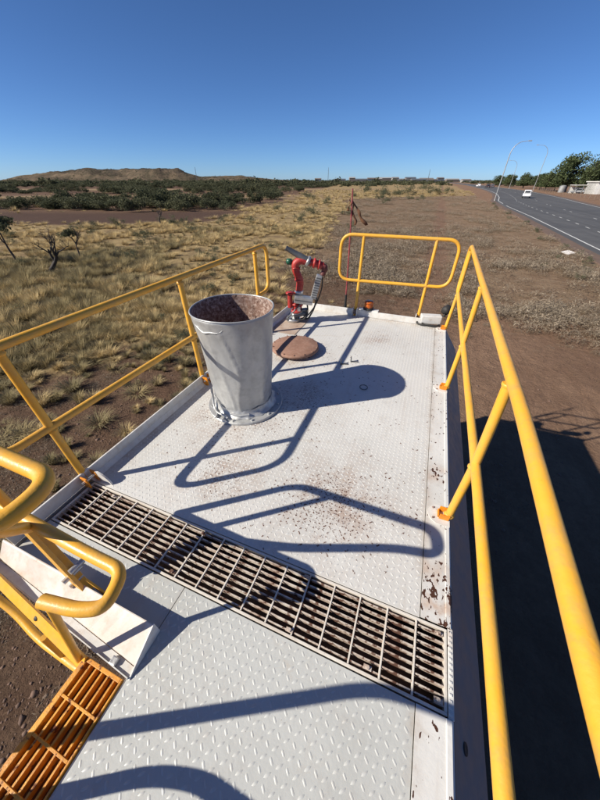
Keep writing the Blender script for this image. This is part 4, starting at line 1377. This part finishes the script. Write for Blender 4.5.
# straw tussocks
pts = sample(8200, 6.0, 230, lambda x, y: zones(x, y)[0] * (0.25 + 0.75 * ss(7, 20, math.hypot(x, y))) * (0.12 + 0.88 * ss(-0.22, 0.18, noise.noise((x * 0.16, y * 0.16, 7.7)) + 0.5 * noise.noise((x * 0.5, y * 0.5, 3.7)))), 0.86)
pts += sample(190, 4.6, 15, lambda x, y: 1.0 if x < -2.8 else 0.0, 0.8)
pts.sort(key=lambda p: math.hypot(*p))
near_pr = [tussock_proto(n_, sp_, h_, 100 + i, True, 0.0060) for i, (n_, sp_, h_) in enumerate(((210, .36, .34), (150, .50, .22), (170, .26, .46), (240, .44, .38), (110, .30, .28), (120, .55, .16)))]
far_pr = [tussock_proto(n_, sp_, h_, 200 + i, False, 0.0095) for i, (n_, sp_, h_) in enumerate(((110, .38, .32), (96, .54, .22), (90, .28, .44), (130, .48, .36), (70, .30, .26), (80, .60, .16)))]
near_me = [proto_mesh('grass_tussock', p, M['straw']) for p in near_pr]
olive_me = [proto_mesh('grass_tussock', p, M['olive']) for p in near_pr]
far_rows = []
for i, (x, y) in enumerate(pts):
    d = math.hypot(x, y)
    sc = random.choice((0.5, 0.7, 0.9, 1.1, 1.35, 1.7)) * random.uniform(0.85, 1.15) * (0.55 + 0.45 * ss(8, 22, d)) * (1 + 0.6 * ss(40, 130, d))
    if i < 300:
        olive = random.random() < 0.35 + 0.4 * ss(18, 8, d)
        o = link('grass_tussock', random.choice(olive_me if olive else near_me))
        o.location = (x, y, ground_z(x, y)); o.rotation_euler.z = random.uniform(0, 6.28)
        o.scale = (sc, sc, sc * random.uniform(0.75, 1.15))
        if olive:
            tag(o, 'grey olive grass tussock on the brown soil left of the truck', 'grass tussock', 'olive grass tussocks beside the truck')
        else:
            tag(o, 'dry straw coloured grass tussock on the plain left of the truck', 'grass tussock', 'straw grass tussocks beside the truck')
    else:
        far_rows.append((x, y, ground_z(x, y), sc, random.uniform(0, 6.28), random.randrange(6), random.uniform(0.75, 1.1)))
ol_rows = [r_ for r_ in far_rows if noise.noise((r_[0] * 0.09, r_[1] * 0.09, 12.5)) + random.uniform(-0.35, 0.35) > 0.30 + 0.2 * ss(25, 70, math.hypot(r_[0], r_[1]))]
ol_set = set(id(r_) for r_ in ol_rows)
tag(scatter('grass', far_pr, [r_ for r_ in far_rows if id(r_) not in ol_set], M['straw']), 'dry yellow grass spread over the plain')
tag(scatter('olive_grass', far_pr, ol_rows, M['olive']), 'grey olive grass mixed through the yellow plain')

# grey dry scrub between the grass and the road, and sparse litter near the truck
def keep_scrub(x, y):
    g_, s_, p_, so_ = zones(x, y)
    return s_ * (0.06 + 0.94 * ss(-0.12, 0.22, noise.noise((x * 0.16, y * 0.16, 2.2)) + 0.6 * noise.noise((x * 0.55, y * 0.55, 6.2))))
pts = sample(5600, 12, 190, keep_scrub, 0.9)
pts.sort(key=lambda p: math.hypot(*p))
sc_pr = [scrub_proto(260, 0.62, 0.30, 300 + i) for i in range(5)]
sc_far = [scrub_proto(100, 0.75, 0.34, 320 + i) for i in range(5)]
sc_me = [proto_mesh('dry_scrub_plant', p, M['dryscrub']) for p in sc_pr]
rows = []
for i, (x, y) in enumerate(pts):
    d = math.hypot(x, y)
    sc = random.choice((0.45, 0.6, 0.8, 1.0, 1.3, 1.8)) * random.uniform(0.85, 1.15) * (1 + 0.4 * ss(50, 140, d))
    if i < 300:
        o = link('dry_scrub_plant', random.choice(sc_me))
        o.location = (x, y, ground_z(x, y)); o.rotation_euler.z = random.uniform(0, 6.28); o.scale = (sc, sc, sc * random.uniform(0.7, 1.1))
        tag(o, 'low grey dry scrub plant on the flat behind the truck', 'scrub plant', 'grey scrub plants behind the truck')
    else:
        rows.append((x, y, ground_z(x, y), sc, random.uniform(0, 6.28), random.randrange(5), random.uniform(0.7, 1.1)))
tag(scatter('dry_scrub', sc_far, rows, M['dryscrub']), 'low grey dry scrub covering the flat beside the road')
rows = []
for (x, y) in sample(6500, 2.9, 26, lambda x, y: (1 - zones(x, y)[0] * 0.6) * (1.0 if x < -2.6 else 0.25 * ss(9, 16, y)) * ss(-0.15, 0.35, noise.noise((x * 0.5, y * 0.5, 5.5)) + 0.1), 0.8):
    rows.append((x, y, ground_z(x, y) - 0.01, random.uniform(0.15, 0.55), random.uniform(0, 6.28), random.randrange(5), random.uniform(0.4, 0.9)))
tag(scatter('dry_litter', sc_far, rows, M['dryscrub']), 'scattered dry twigs and leaf litter on the soil')

# stones
ico = bmesh.new(); bmesh.ops.create_icosphere(ico, subdivisions=1, radius=1)
iv = np.array([v.co[:] for v in ico.verts]); it = np.array([[v.index for v in f.verts] for f in ico.faces]); ico.free()
st_pr = [(iv * np.array((1, 0.8, 0.5)) * (1 + 0.25 * np.random.default_rng(k).normal(0, 1, (len(iv), 1))), it, np.ones(len(iv))) for k in range(4)]
stone_m = paint('field_stone', (0.17, 0.105, 0.075), (0.11, 0.07, 0.052), 6, 0.95)
rows = []
for (x, y) in sample(11000, 2.8, 34, lambda x, y: 1.0 if x < -2.6 else 0.5, 0.85):
    rows.append((x, y, ground_z(x, y), random.uniform(0.008, 0.024) * (2.4 if random.random() < 0.06 else 1), random.uniform(0, 6.28), random.randrange(4), 1.0))
tag(scatter('gravel', st_pr, rows, stone_m), 'small brown stones strewn over the bare soil')

# saltbush shrubs dotted through the grass
sb_pr = [bush_proto(900, 1.0, 0.8, 400 + i, 0.028, 10, 0.12) for i in range(4)]
sb_me = [proto_mesh('saltbush_shrub', p, M['saltleaf']) for p in sb_pr]
shr = [(-20.3, 57.4, 3.4), (-14.5, 60, 2.6), (-18, 46, 2.3), (-15.2, 110, 4.2), (-17.5, 112, 3.6), (-8.5, 118, 3.2), (-5, 112, 3.0), (-12, 90, 2.8), (-29.5, 27, 1.8), (-27, 33, 2.2), (-17, 21, 1.3),
       (-13.5, 33, 1.6), (-24, 42, 2.0), (-33, 37, 2.2), (-38, 32, 2.3), (-21, 18, 1.2), (-40, 60, 2.6), (-31, 66, 2.6), (-25, 82, 3.2), (-34, 95, 3.4), (-45, 120, 4.0), (-30, 130, 3.6), (-9.5, 42, 1.5), (-7.2, 31, 1.2)]
for k in range(70):
    rr_ = random.uniform(9, 62); th = YAW + math.pi / 2 + random.uniform(0.05, 1.1)
    x, y = rr_ * math.cos(th), rr_ * math.sin(th)
    if seen(x, y, 40) and zones(x, y)[0] > 0.3: shr.append((x, y, random.uniform(0.45, 1.25) * (0.6 + rr_ / 60)))
shr += [(-15.5, 150, 7.5), (-11, 153, 6), (-5.6, 157, 8), (-1, 160, 5.5), (-24, 160, 7), (-33, 172, 8), (3.5, 158, 5)]
n_gr = len(shr)
shr += [(9.2, 24, 0.7), (10.4, 26.5, 0.9), (11.3, 29.5, 0.8), (9.8, 30.5, 0.6), (11.6, 36, 0.9), (10.8, 41, 0.8), (11.7, 47, 1.0), (12.0, 55, 1.0), (11.2, 63, 0.9), (12.4, 72, 1.1), (11.8, 84, 1.2), (12.6, 96, 1.3), (8.0, 27, 0.5), (12.0, 33.5, 0.7)]
for i, (x, y, s_) in enumerate(shr):
    o = link('saltbush_shrub', sb_me[i % 4])
    o.location = (x, y, ground_z(x, y)); o.rotation_euler.z = i * 1.9; o.scale = (s_, s_, s_ * random.uniform(0.75, 1.0))
    if i < n_gr:
        tag(o, 'rounded grey green shrub dotted through the yellow grass', 'shrub', 'grey green shrubs in the grass')
    else:
        tag(o, 'small pale green shrub on the verge beside the road', 'shrub', 'small shrubs along the road verge')

# dark mulga thicket on the left, each bush its own
mg_pr = [bush_proto(1500, 1.0, 0.52, 500 + i, 0.030, 14, 0.16) for i in range(6)]
mg_me = [proto_mesh('mulga_bush', p, M['leaf']) for p in mg_pr]
cnt = 0
bush_pts = []
tries = 0
def band(a0, a1, n, x0, x1, smin, smax):
    k = 0
    while k < n:
        x = random.uniform(x0, x1); al = random.uniform(a0, a1)
        y = (al + 0.4 * x) / 0.91
        if not seen(x, y, 60): continue
        if noise.noise((x * 0.03, y * 0.03, 1.1)) < -0.22: continue
        bush_pts.append((x, y, random.uniform(smin, smax))); k += 1
band(67, 100, 74, -150, -42, 3.5, 7.5)
n1 = len(bush_pts)
band(104, 150, 12, -210, -60, 3, 6)
band(156, 206, 70, -280, -70, 6, 11)
n2 = len(bush_pts)
band(262, 330, 66, -420, -90, 8, 15)
bush_pts += [(-63, 126, 9), (-58, 122, 7), (-66, 133, 11), (-50, 100, 7), (-52, 106, 8)]
BL = (('dark olive bush in the nearest thicket beyond the yellow grass', 'bushes in the nearest thicket'),
      ('dark olive bush in the middle thicket behind the pale clearing', 'bushes in the middle thicket'),
      ('small dark bush in the far thicket below the hills', 'bushes in the far thicket'))
for i, (x, y, s_) in enumerate(bush_pts):
    o = link('mulga_bush', mg_me[i % 6])
    hgt_ = random.uniform(1.5, 2.7) * (1.5 if random.random() < 0.12 else 1) * (0.8 + 0.05 * s_)
    o.location = (x, y, 0); o.rotation_euler.z = random.uniform(0, 6.28); o.scale = (s_, s_ * random.uniform(0.8, 1.1), hgt_ / 0.5)
    lb_ = BL[0 if i < n1 else 1 if i < n2 else 2]
    tag(o, lb_[0], 'bush', lb_[1])
# far scrubby woodland right round the horizon: one mass
rows = []
for k in range(2600):
    th = random.uniform(-0.95, 0.75)
    dep = 330 * (2300 / 330) ** random.random()
    lx = math.tan(th) * dep
    x, y = lx * cY - dep * sY, lx * sY + dep * cY
    if on_line(roadL, y) - 18 < x < on_line(roadR, y) + 12 and y < 900: continue
    if abs(x) < 60 and y < 420: continue
    s_ = random.uniform(5, 14) * (0.8 + 0.35 * dep / 1000) * (1.7 if random.random() < 0.07 else 1)
    rows.append((x, y, -0.3, s_, random.uniform(0, 6.28), random.randrange(4), random.uniform(0.5, 0.85) / (0.8 + 0.3 * dep / 1000)))
wd_pr = [bush_proto(130, 1.0, 0.62, 600 + i, 0.085, 8, 0.12) for i in range(4)]
tag(scatter('woodland', wd_pr, rows, M['leaf']), 'low dark woodland along the horizon')
tag(scatter('hill_scrub', [bush_proto(40, 1.0, 0.62, 650 + i, 0.12, 6, 0.12) for i in range(4)], HILL_SCRUB, M['leaf']), 'dark scrub dotted over the far hills')

# small bare trees and dead bush in the grass at the left
def twig_tree(name, loc, h_, seed, mat, depth=4, spread=0.75, lean=(0, 0), thick=0.03):
    r = random.Random(seed)
    b = MB()
    def grow(p, d, L, rad_, lv):
        pts_ = [p]
        q_ = p.copy(); dd = d.copy()
        for i in range(3):
            dd = (dd + Vector((r.uniform(-.35, .35), r.uniform(-.35, .35), r.uniform(-.15, .25)))).normalized()
            q_ = q_ + dd * L / 3
            pts_.append(q_.copy())
        b.tube(pts_, [rad_, rad_ * .85, rad_ * .7, rad_ * .55], 5, cap=False)
        if lv > 0:
            for k in range(r.choice((2, 3, 3))):
                nd_ = (dd + Vector((r.uniform(-1, 1), r.uniform(-1, 1), r.uniform(-0.4, 0.8))) * spread).normalized()
                grow(pts_[r.choice((2, 3, 3))], nd_, L * r.uniform(0.55, 0.8), rad_ * 0.55, lv - 1)
    grow(Vector((0, 0, -0.05)), Vector((lean[0], lean[1], 1)).normalized(), h_ * 0.42, h_ * thick, depth)
    return b
def place(o, loc):
    o.location = (loc[0], loc[1], ground_z(loc[0], loc[1]))
    return o
dbs = place(twig_tree('dead_bush', None, 3.0, 8, None, 5, 1.2, (0.7, 0.3), 0.055).build('dead_bush', M['deadwood']), (-23.3, 13.2))
tag(dbs, 'twisted black dead bush in the straw grass', 'dead bush')
def small_tree(loc, h_, seed, label, w_):
    e = empty('small_tree', (loc[0], loc[1], ground_z(*loc)), label, 'tree')
    tb = twig_tree('trunk', None, h_, seed, None, 3, 0.8).build('trunk', M['bark'])
    tb.parent = e
    pr = bush_proto(1100, w_, w_ * 0.55, seed + 50, 0.035, 9, 0.2)
    me = proto_mesh('crown', pr, M['leaf'])
    c_ = bpy.data.objects.new('crown', me); COL.objects.link(c_)
    c_.parent = e; c_.location = (0, 0, h_ * 0.55)
    return e
small_tree((-27.8, 13.9), 3.4, 21, 'lone small leafy tree at the left edge of the grass', 2.6)
small_tree((-24.5, 16.4), 2.6, 33, 'small dark thin-leaved tree standing behind the dead bush', 1.6)
dbs = place(twig_tree('dead_bush', None, 2.2, 14, None, 4, 1.0, (-0.4, 0.3), 0.06).build('dead_bush', M['deadwood']), (-34.8, 36.2))
tag(dbs, 'small black dead stump bush in front of the bare soil strip', 'dead bush')

# ------------------------------------------------------------------ trees by the white shed, right side
def gum_tree(loc, h_, w_, seed, label, group=None):
    e = empty('gum_tree', (loc[0], loc[1], 0), label, 'tree', group)
    r = random.Random(seed)
    b = MB()
    lx, ly = r.uniform(-.06, .06) * h_, r.uniform(-.06, .06) * h_
    b.tube([Vector((0, 0, -.1)), Vector((lx * .3, ly * .3, h_ * .25)), Vector((lx, ly, h_ * .55)), Vector((lx * 1.2, ly * 1.4, h_ * .8))], [h_ * .025, h_ * .02, h_ * .014, h_ * .006], 8)
    for k in range(5):
        a = r.uniform(0, 6.28); z = h_ * r.uniform(.3, .6)
        p0 = Vector((lx * z / h_ * 1.6, ly * z / h_ * 1.6, z))
        p1 = p0 + Vector((math.cos(a) * w_ * .33, math.sin(a) * w_ * .33, h_ * .22))
        b.tube([p0, (p0 + p1) / 2 + Vector((0, 0, .03 * h_)), p1], [h_ * .012, h_ * .009, h_ * .004], 6)
    o = b.build('trunk', M['bark']); o.parent = e
    pr = bush_proto(3600, w_, h_ * .85, seed + 900, 0.030, 20, 0.0)
    c_ = bpy.data.objects.new('crown', proto_mesh('crown', pr, M['gumleaf'])); COL.objects.link(c_)
    c_.parent = e; c_.location = (0, 0, h_ * .2); c_.rotation_euler.z = r.uniform(0, 6.28)
    return e
gums = [((60, 222), 16.5, 19, 'tall leaning gum tree above the grey tanks, highest of the row', None),
        ((67, 218), 14.5, 15, 'broad gum tree right behind the white shed', None),
        ((76, 214), 12, 10, 'gum tree at the right edge of the picture beside the shed', None)]
for i, (l_, h_, w_, lab, grp) in enumerate(gums):
    gum_tree(l_, h_, w_, 40 + i, lab, grp)
for i, (x, y, h_, w_) in enumerate([(54, 236, 9, 10), (57, 262, 8.5, 10), (60, 285, 9, 12), (56, 305, 9, 11), (60, 330, 10, 12), (53, 352, 10, 11), (62, 250, 9, 12), (58, 385, 10, 13), (66, 300, 9.5, 13), (52, 410, 10, 12), (84, 250, 10, 14), (92, 262, 11, 14), (76, 246, 10, 13)]):
    gum_tree((x, y), h_, w_, 70 + i, 'dark green tree in the row lining the far side of the road', 'roadside trees')

# ------------------------------------------------------------------ sheds, tanks, fence beyond the road
shed_w = paint('shed_white', (0.72, 0.71, 0.68), (0.62, 0.61, 0.58), 0.4, 0.5)
shed_r = paint('shed_roof', (0.62, 0.60, 0.56), (0.52, 0.50, 0.47), 0.4, 0.6)
glass_d = plain('dark_window', (0.03, 0.035, 0.04), 0.15)
def shed(loc, L, W_, H, rz, label):
    e = empty('shed', (loc[0], loc[1], 0), label, 'shed', None, rz)
    def add(b, n, m):
        o = b.build(n, m); o.parent = e; return o
    b = MB()
    for k in range(int(L / 0.6)):
        b.box((-L / 2 + k * 0.6, -W_ / 2, 0), (-L / 2 + k * 0.6 + 0.56, W_ / 2, H - 0.005))
    b.box((-L / 2, -W_ / 2 + .03, 0), (L / 2, W_ / 2 - .03, H - 0.01))
    add(b, 'wall', shed_w)
    b = MB(); b.box((-L / 2 - .5, -W_ / 2 - .7, H), (L / 2 + .5, W_ / 2 + .7, H + .35), bev=0.05); add(b, 'roof', shed_r)
    b = MB(); b.box((-L / 2 + 1.2, -W_ / 2 - .04, 0.05), (-L / 2 + 4.0, -W_ / 2 - .002, H * .8)); add(b, 'door', shed_r)
    for k in range(3):
        b = MB(); b.box((k * 2.6 - 0.5, -W_ / 2 - .05, H * .45), (k * 2.6 + 0.9, -W_ / 2 - .003, H * .8)); add(b, 'window', glass_d)
    return e
shed((70.5, 196), 18, 9, 4.2, R(8), 'white flat-roofed shed at the right edge beyond the road')
tank_m = paint('tank_grey', (0.36, 0.36, 0.35), (0.26, 0.26, 0.255), 0.6, 0.5, 0.3)
for i, (x, y, r_, h_) in enumerate([(56.2, 214, 1.4, 2.6)]):
    e = empty('storage_tank', (x, y, 0), 'grey storage tank left of the open carport by the white shed', 'tank')
    b = MB()
    pf = []
    for k in range(17): pf.append((r_ * (1 + (0.015 if k % 2 else 0)), h_ * k / 16))
    b.lathe(pf, (0, 0, 0), 28); o = b.build('tank_wall', tank_m); o.parent = e
    b = MB(); b.lathe([(r_ * 1.03, h_), (r_ * .5, h_ + r_ * .22), (0.001, h_ + r_ * .28)], (0, 0, 0), 28); o = b.build('tank_roof', tank_m); o.parent = e
cp = empty('carport', (59.5, 201, 0), 'open carport with a pale roof at the end of the white shed', 'carport', None, R(8))
b = MB(); b.box((-3.2, -3.0, 3.0), (3.0, 3.0, 3.22), bev=0.03); o = b.build('roof', shed_r); o.parent = cp
for px_, py_ in ((-3, -2.8), (2.8, -2.8), (-3, 2.8), (2.8, 2.8), (-0.1, -2.8)):
    b = MB(); b.box((px_ - .07, py_ - .07, 0), (px_ + .07, py_ + .07, 2.995)); o = b.build('post', tank_m); o.parent = cp
b = MB(); b.box((-3, 2.9, 0), (2.9, 2.96, 2.4)); o = b.build('back_panel', shed_w); o.parent = cp
fence_m = paint('fence_post', (0.24, 0.19, 0.15), (0.17, 0.135, 0.11), 2, 0.9)
fe = empty('wire_fence', (50, 160, 0), 'low post and wire fence on the red dirt beyond the road', 'fence')
f0, f1 = Vector((45.5, 128, 0)), Vector((52.0, 240, 0))
me0 = None
for k in range(22):
    p = f0.lerp(f1, k / 21)
    if me0 is None:
        b = MB(); b.tube([(0, 0, -.1), (0, 0, 1.25)], 0.06, 6); o = b.build('post', fence_m); me0 = o.data
    else:
        o = bpy.data.objects.new('post', me0); COL.objects.link(o)
    o.parent = fe; o.location = p - fe.location
for z in (0.45, 0.8, 1.12):
    b = MB(); b.tube([f0 - fe.location + Vector((0, 0, z)), f1 - fe.location + Vector((0, 0, z))], 0.012, 4); o = b.build('wire', M['greymetal']); o.parent = fe

# ------------------------------------------------------------------ street lamps
pole_m = paint('lamp_pole_steel', (0.42, 0.42, 0.41), (0.33, 0.33, 0.32), 1.0, 0.5, 0.4)
lens_m = plain('lamp_lens', (0.75, 0.75, 0.72), 0.2)
def lamp(loc, H, arm, toward, label):
    e = empty('street_lamp', (loc[0], loc[1], 0), label, 'street lamp', 'street lamps along the road')
    b = MB()
    d = Vector(toward).normalized()
    pth = [Vector((0, 0, -.1)), Vector((0, 0, H * .35)), Vector((0, 0, H * .78))]
    for i in range(1, 9):
        a = math.pi / 2 * i / 8 * 0.92
        pth.append(Vector((0, 0, H * .78)) + d * (arm * .62 * (1 - math.cos(a))) + Vector((0, 0, H * .2 * math.sin(a))))
    pth.append(pth[-1] + d * arm * .38 + Vector((0, 0, .12)))
    n = len(pth)
    b.tube(pth, [0.13 - 0.08 * i / (n - 1) for i in range(n)], 8)
    o = b.build('pole', pole_m); o.parent = e
    b = MB(); b.lathe([(0.2, 0), (0.2, .04), (.14, .05), (.13, .4)], (0, 0, 0), 10); o = b.build('base', pole_m); o.parent = e
    tip = pth[-1]
    m4 = Matrix.Translation(tip + d * 0.35) @ Matrix.Rotation(math.atan2(d.y, d.x), 4, 'Z')
    b = MB(); b.box((-.45, -.16, -.05), (.45, .16, .13), mat=m4, bev=0.04); hd = b.build('lamp_head', pole_m); hd.parent = e
    b = MB(); b.box((-.2, -.13, -.085), (.42, .13, -.055), mat=m4, bev=0.01); o = b.build('lens', lens_m); o.parent = hd
    return e
lamp((15.5, 117.8), 13.4, 3.7, (1, 0.1, 0), 'nearest street lamp leaning over the road, standing before the white car')
lamp((44.0, 214), 18.6, 5.4, (-1, 0, 0), 'second street lamp on the far right side of the road')
lamp((43.8, 284), 15.5, 5.0, (-1, 0, 0), 'small distant street lamp in front of the roadside trees')

# ------------------------------------------------------------------ vehicles
tyre_m = plain('tyre', (0.02, 0.02, 0.02), 0.8)
rim_m = plain('wheel_rim', (0.4, 0.4, 0.4), 0.35, 0.6)
redl = plain('tail_light', (0.35, 0.01, 0.01), 0.25)
headl = plain('head_light', (0.8, 0.8, 0.8), 0.1)
def car(loc, rz, body, label, name='parked_car', ute=False, k=1.0):
    e = empty(name, (loc[0], loc[1], 0.08), label, 'car', None, rz)
    e.scale = (k, k, k)
    bm_ = paint(name + '_paint', body, tuple(c * .9 for c in body), 1.0, 0.25)
    def add(b, n, m, par=None):
        o = b.build(n, m); o.parent = par or e; return o
    b = MB()
    # profile along y (front +y)
    pr = [(-2.3, .38), (-2.35, .75), (-2.25, .98), (0.75, 1.02), (2.1, .88), (2.3, .70), (2.3, .38)]
    b.prism(pr, 1.8, ((-.9, 0, 0), (0, 1, 0), (0, 0, 1), (1, 0, 0)))
    o = add(b, 'body', bm_)
    md = o.modifiers.new('round', 'BEVEL'); md.width = 0.09; md.segments = 3
    cab = [(-2.1, 1.0), (-1.85, 1.66), (-.1, 1.72), (.35, 1.66), (1.15, 1.03)] if not ute else [(-.55, 1.0), (-.5, 1.66), (.35, 1.72), (.6, 1.66), (1.3, 1.03)]
    b = MB(); b.prism(cab, 1.5, ((-.75, 0, 0), (0, 1, 0), (0, 0, 1), (1, 0, 0)))
    o = add(b, 'roof', bm_)
    md = o.modifiers.new('round', 'BEVEL'); md.width = 0.07; md.segments = 3
    y0, y1 = (cab[0][0] + .2, 0.72)
    for sx in (-1, 1):
        b = MB(); xx = sx * .752
        b.add([(xx, y0 + .05, 1.08), (xx, y1, 1.08), (xx * .998, y1 - .42, 1.56), (xx * .998, y0 + .2, 1.56)], [(0, 1, 2, 3)])
        b.add([(xx + sx * .012, y0 + .05, 1.08), (xx + sx * .012, y1, 1.08), (xx + sx * .012, y1 - .42, 1.56), (xx + sx * .012, y0 + .2, 1.56)], [(0, 1, 2, 3)])
        add(b, 'side_window', glass_d)
        b = MB(); b.box((sx * .62 - .16, -2.38, .72), (sx * .62 + .16, -2.30, .92), bev=.02); add(b, 'tail_light', redl)
        b = MB(); b.box((sx * .62 - .16, 2.22, .62), (sx * .62 + .16, 2.32, .78), bev=.02); add(b, 'headlight', headl)
        for wy in (-1.42, 1.42):
            b = MB(); b.lathe([(.2, -.1), (.32, -.11), (.345, -.06), (.345, .06), (.32, .11), (.2, .1)], (sx * .80, wy, .345), 20, axis=(1, 0, 0)); w_ = add(b, 'wheel', tyre_m)
            b = MB(); b.lathe([(.001, .02), (.2, .04), (.2, -.04), (.001, -.02)], (sx * .86, wy, .345), 16, axis=(1, 0, 0)); add(b, 'rim', rim_m, w_)
    b = MB()
    c0, c1 = cab[0], cab[1]
    b.box((-.62, -0.02, .15), (.62, 0.02, .88), mat=Matrix.Translation((0, c0[0] + (.0 if not ute else .0), c0[1] - .1 + .02)) @ Matrix.Rotation(-math.atan2(c1[0] - c0[0], c1[1] - c0[1]), 4, 'X') @ Matrix.Diagonal((1, 1, .75, 1)))
    add(b, 'rear_window', glass_d)
    b = MB(); b.box((-.6, -0.02, .1), (.6, 0.02, .75), mat=Matrix.Translation((0, cab[-1][0], cab[-1][1])) @ Matrix.Rotation(math.atan2(cab[-1][0] - cab[-2][0], cab[-2][1] - cab[-1][1]), 4, 'X'))
    add(b, 'windscreen', glass_d)
    b = MB(); b.box((-.28, -2.375, .5), (.28, -2.352, .62)); add(b, 'number_plate', headl)
    return e
car((27.8, 141.5), R(-10) + math.pi, (0.74, 0.74, 0.74), 'white car driving on the road towards the truck', 'white_car', k=1.30)
car((30.0, 352), R(10), (0.7, 0.7, 0.7), 'far white car on the road behind the dark car', 'white_car', k=1.35)
car((33.2, 312), R(6), (0.03, 0.032, 0.036), 'dark car far down the road', 'dark_car', k=1.4)
car((38.2, 330), R(8), (0.10, 0.10, 0.11), 'grey car beside the dark car far down the road', 'grey_car', k=1.3)

car((58.6, 199.5), R(80), (0.30, 0.31, 0.32), 'grey car parked under the carport by the shed', 'parked_car', k=1.1)
# white board lying on the dirt by the road
b = MB()
b.box((-0.42, -0.36, 0), (0.42, 0.36, 0.035), bev=0.006)
lb = b.build('board', paint('white_board', (0.78, 0.75, 0.72), (0.66, 0.62, 0.58), 2, 0.6))
lb.location = (11.1, 33.2, 0.10); lb.rotation_euler = (R(8), R(-6), R(35))
tag(lb, 'pale white board lying on the dirt beside the road', 'board')
bp_m = plain('blue_bin', (0.08, 0.16, 0.28), 0.5)

# ------------------------------------------------------------------ far town and masts on the horizon
town = [(360, 980, 40, 6), (372, 1010, 26, 8), (386, 1040, 52, 9), (402, 1000, 30, 6), (418, 960, 36, 6), (432, 940, 24, 5), (452, 980, 34, 6), (466, 930, 22, 5), (340, 1020, 30, 6), (318, 1040, 18, 7), (352, 930, 14, 9), (395, 940, 16, 9), (410, 1080, 30, 10), (440, 1060, 18, 9), (379, 900, 12, 7), (426, 1100, 40, 8)]
tw_cols = [(0.22, 0.20, 0.185), (0.13, 0.15, 0.175), (0.17, 0.14, 0.12), (0.32, 0.31, 0.295)]
tms = [paint('far_wall', c, tuple(x * .85 for x in c), .05, .7) for c in tw_cols]
for i, (u, dep, L, H) in enumerate(town):
    lx = (u - 300) / 364.0 * dep
    x, y = lx * cY - dep * sY, lx * sY + dep * cY
    e = empty('distant_building', (x, y, 0), 'low pale building of the town on the horizon', 'building', 'town buildings on the horizon', YAW)
    b = MB(); b.box((-L / 2, -7, 0), (L / 2, 7, H)); o = b.build('wall', tms[i % 4]); o.parent = e
    b = MB(); b.prism([(-7.6, H), (7.6, H), (0, H + 2.2)], L + 1, ((-L / 2 - .5, 0, 0), (0, 1, 0), (0, 0, 1), (1, 0, 0))); o = b.build('roof', tms[(i + 1) % 4]); o.parent = e
for i, (u, dep, H, lab) in enumerate([(328, 1000, 32, 'thin radio mast on the horizon behind the whip pole'), (428, 900, 26, 'thin mast above the town on the horizon'), (197, 900, 30, 'slender pole on the horizon beside the hills')]):
    lx = (u - 300) / 364.0 * dep
    x, y = lx * cY - dep * sY, lx * sY + dep * cY
    b = MB(); b.tube([(0, 0, 0), (0, 0, H)], [0.6, 0.35], 6)
    for k in range(1, 5): b.box((-1.2, -.1, H * k / 5), (1.2, .1, H * k / 5 + .25))
    o = b.build('radio_mast', M['greymetal']); o.location = (x, y, 0); o.rotation_euler.z = YAW
    tag(o, lab, 'mast')
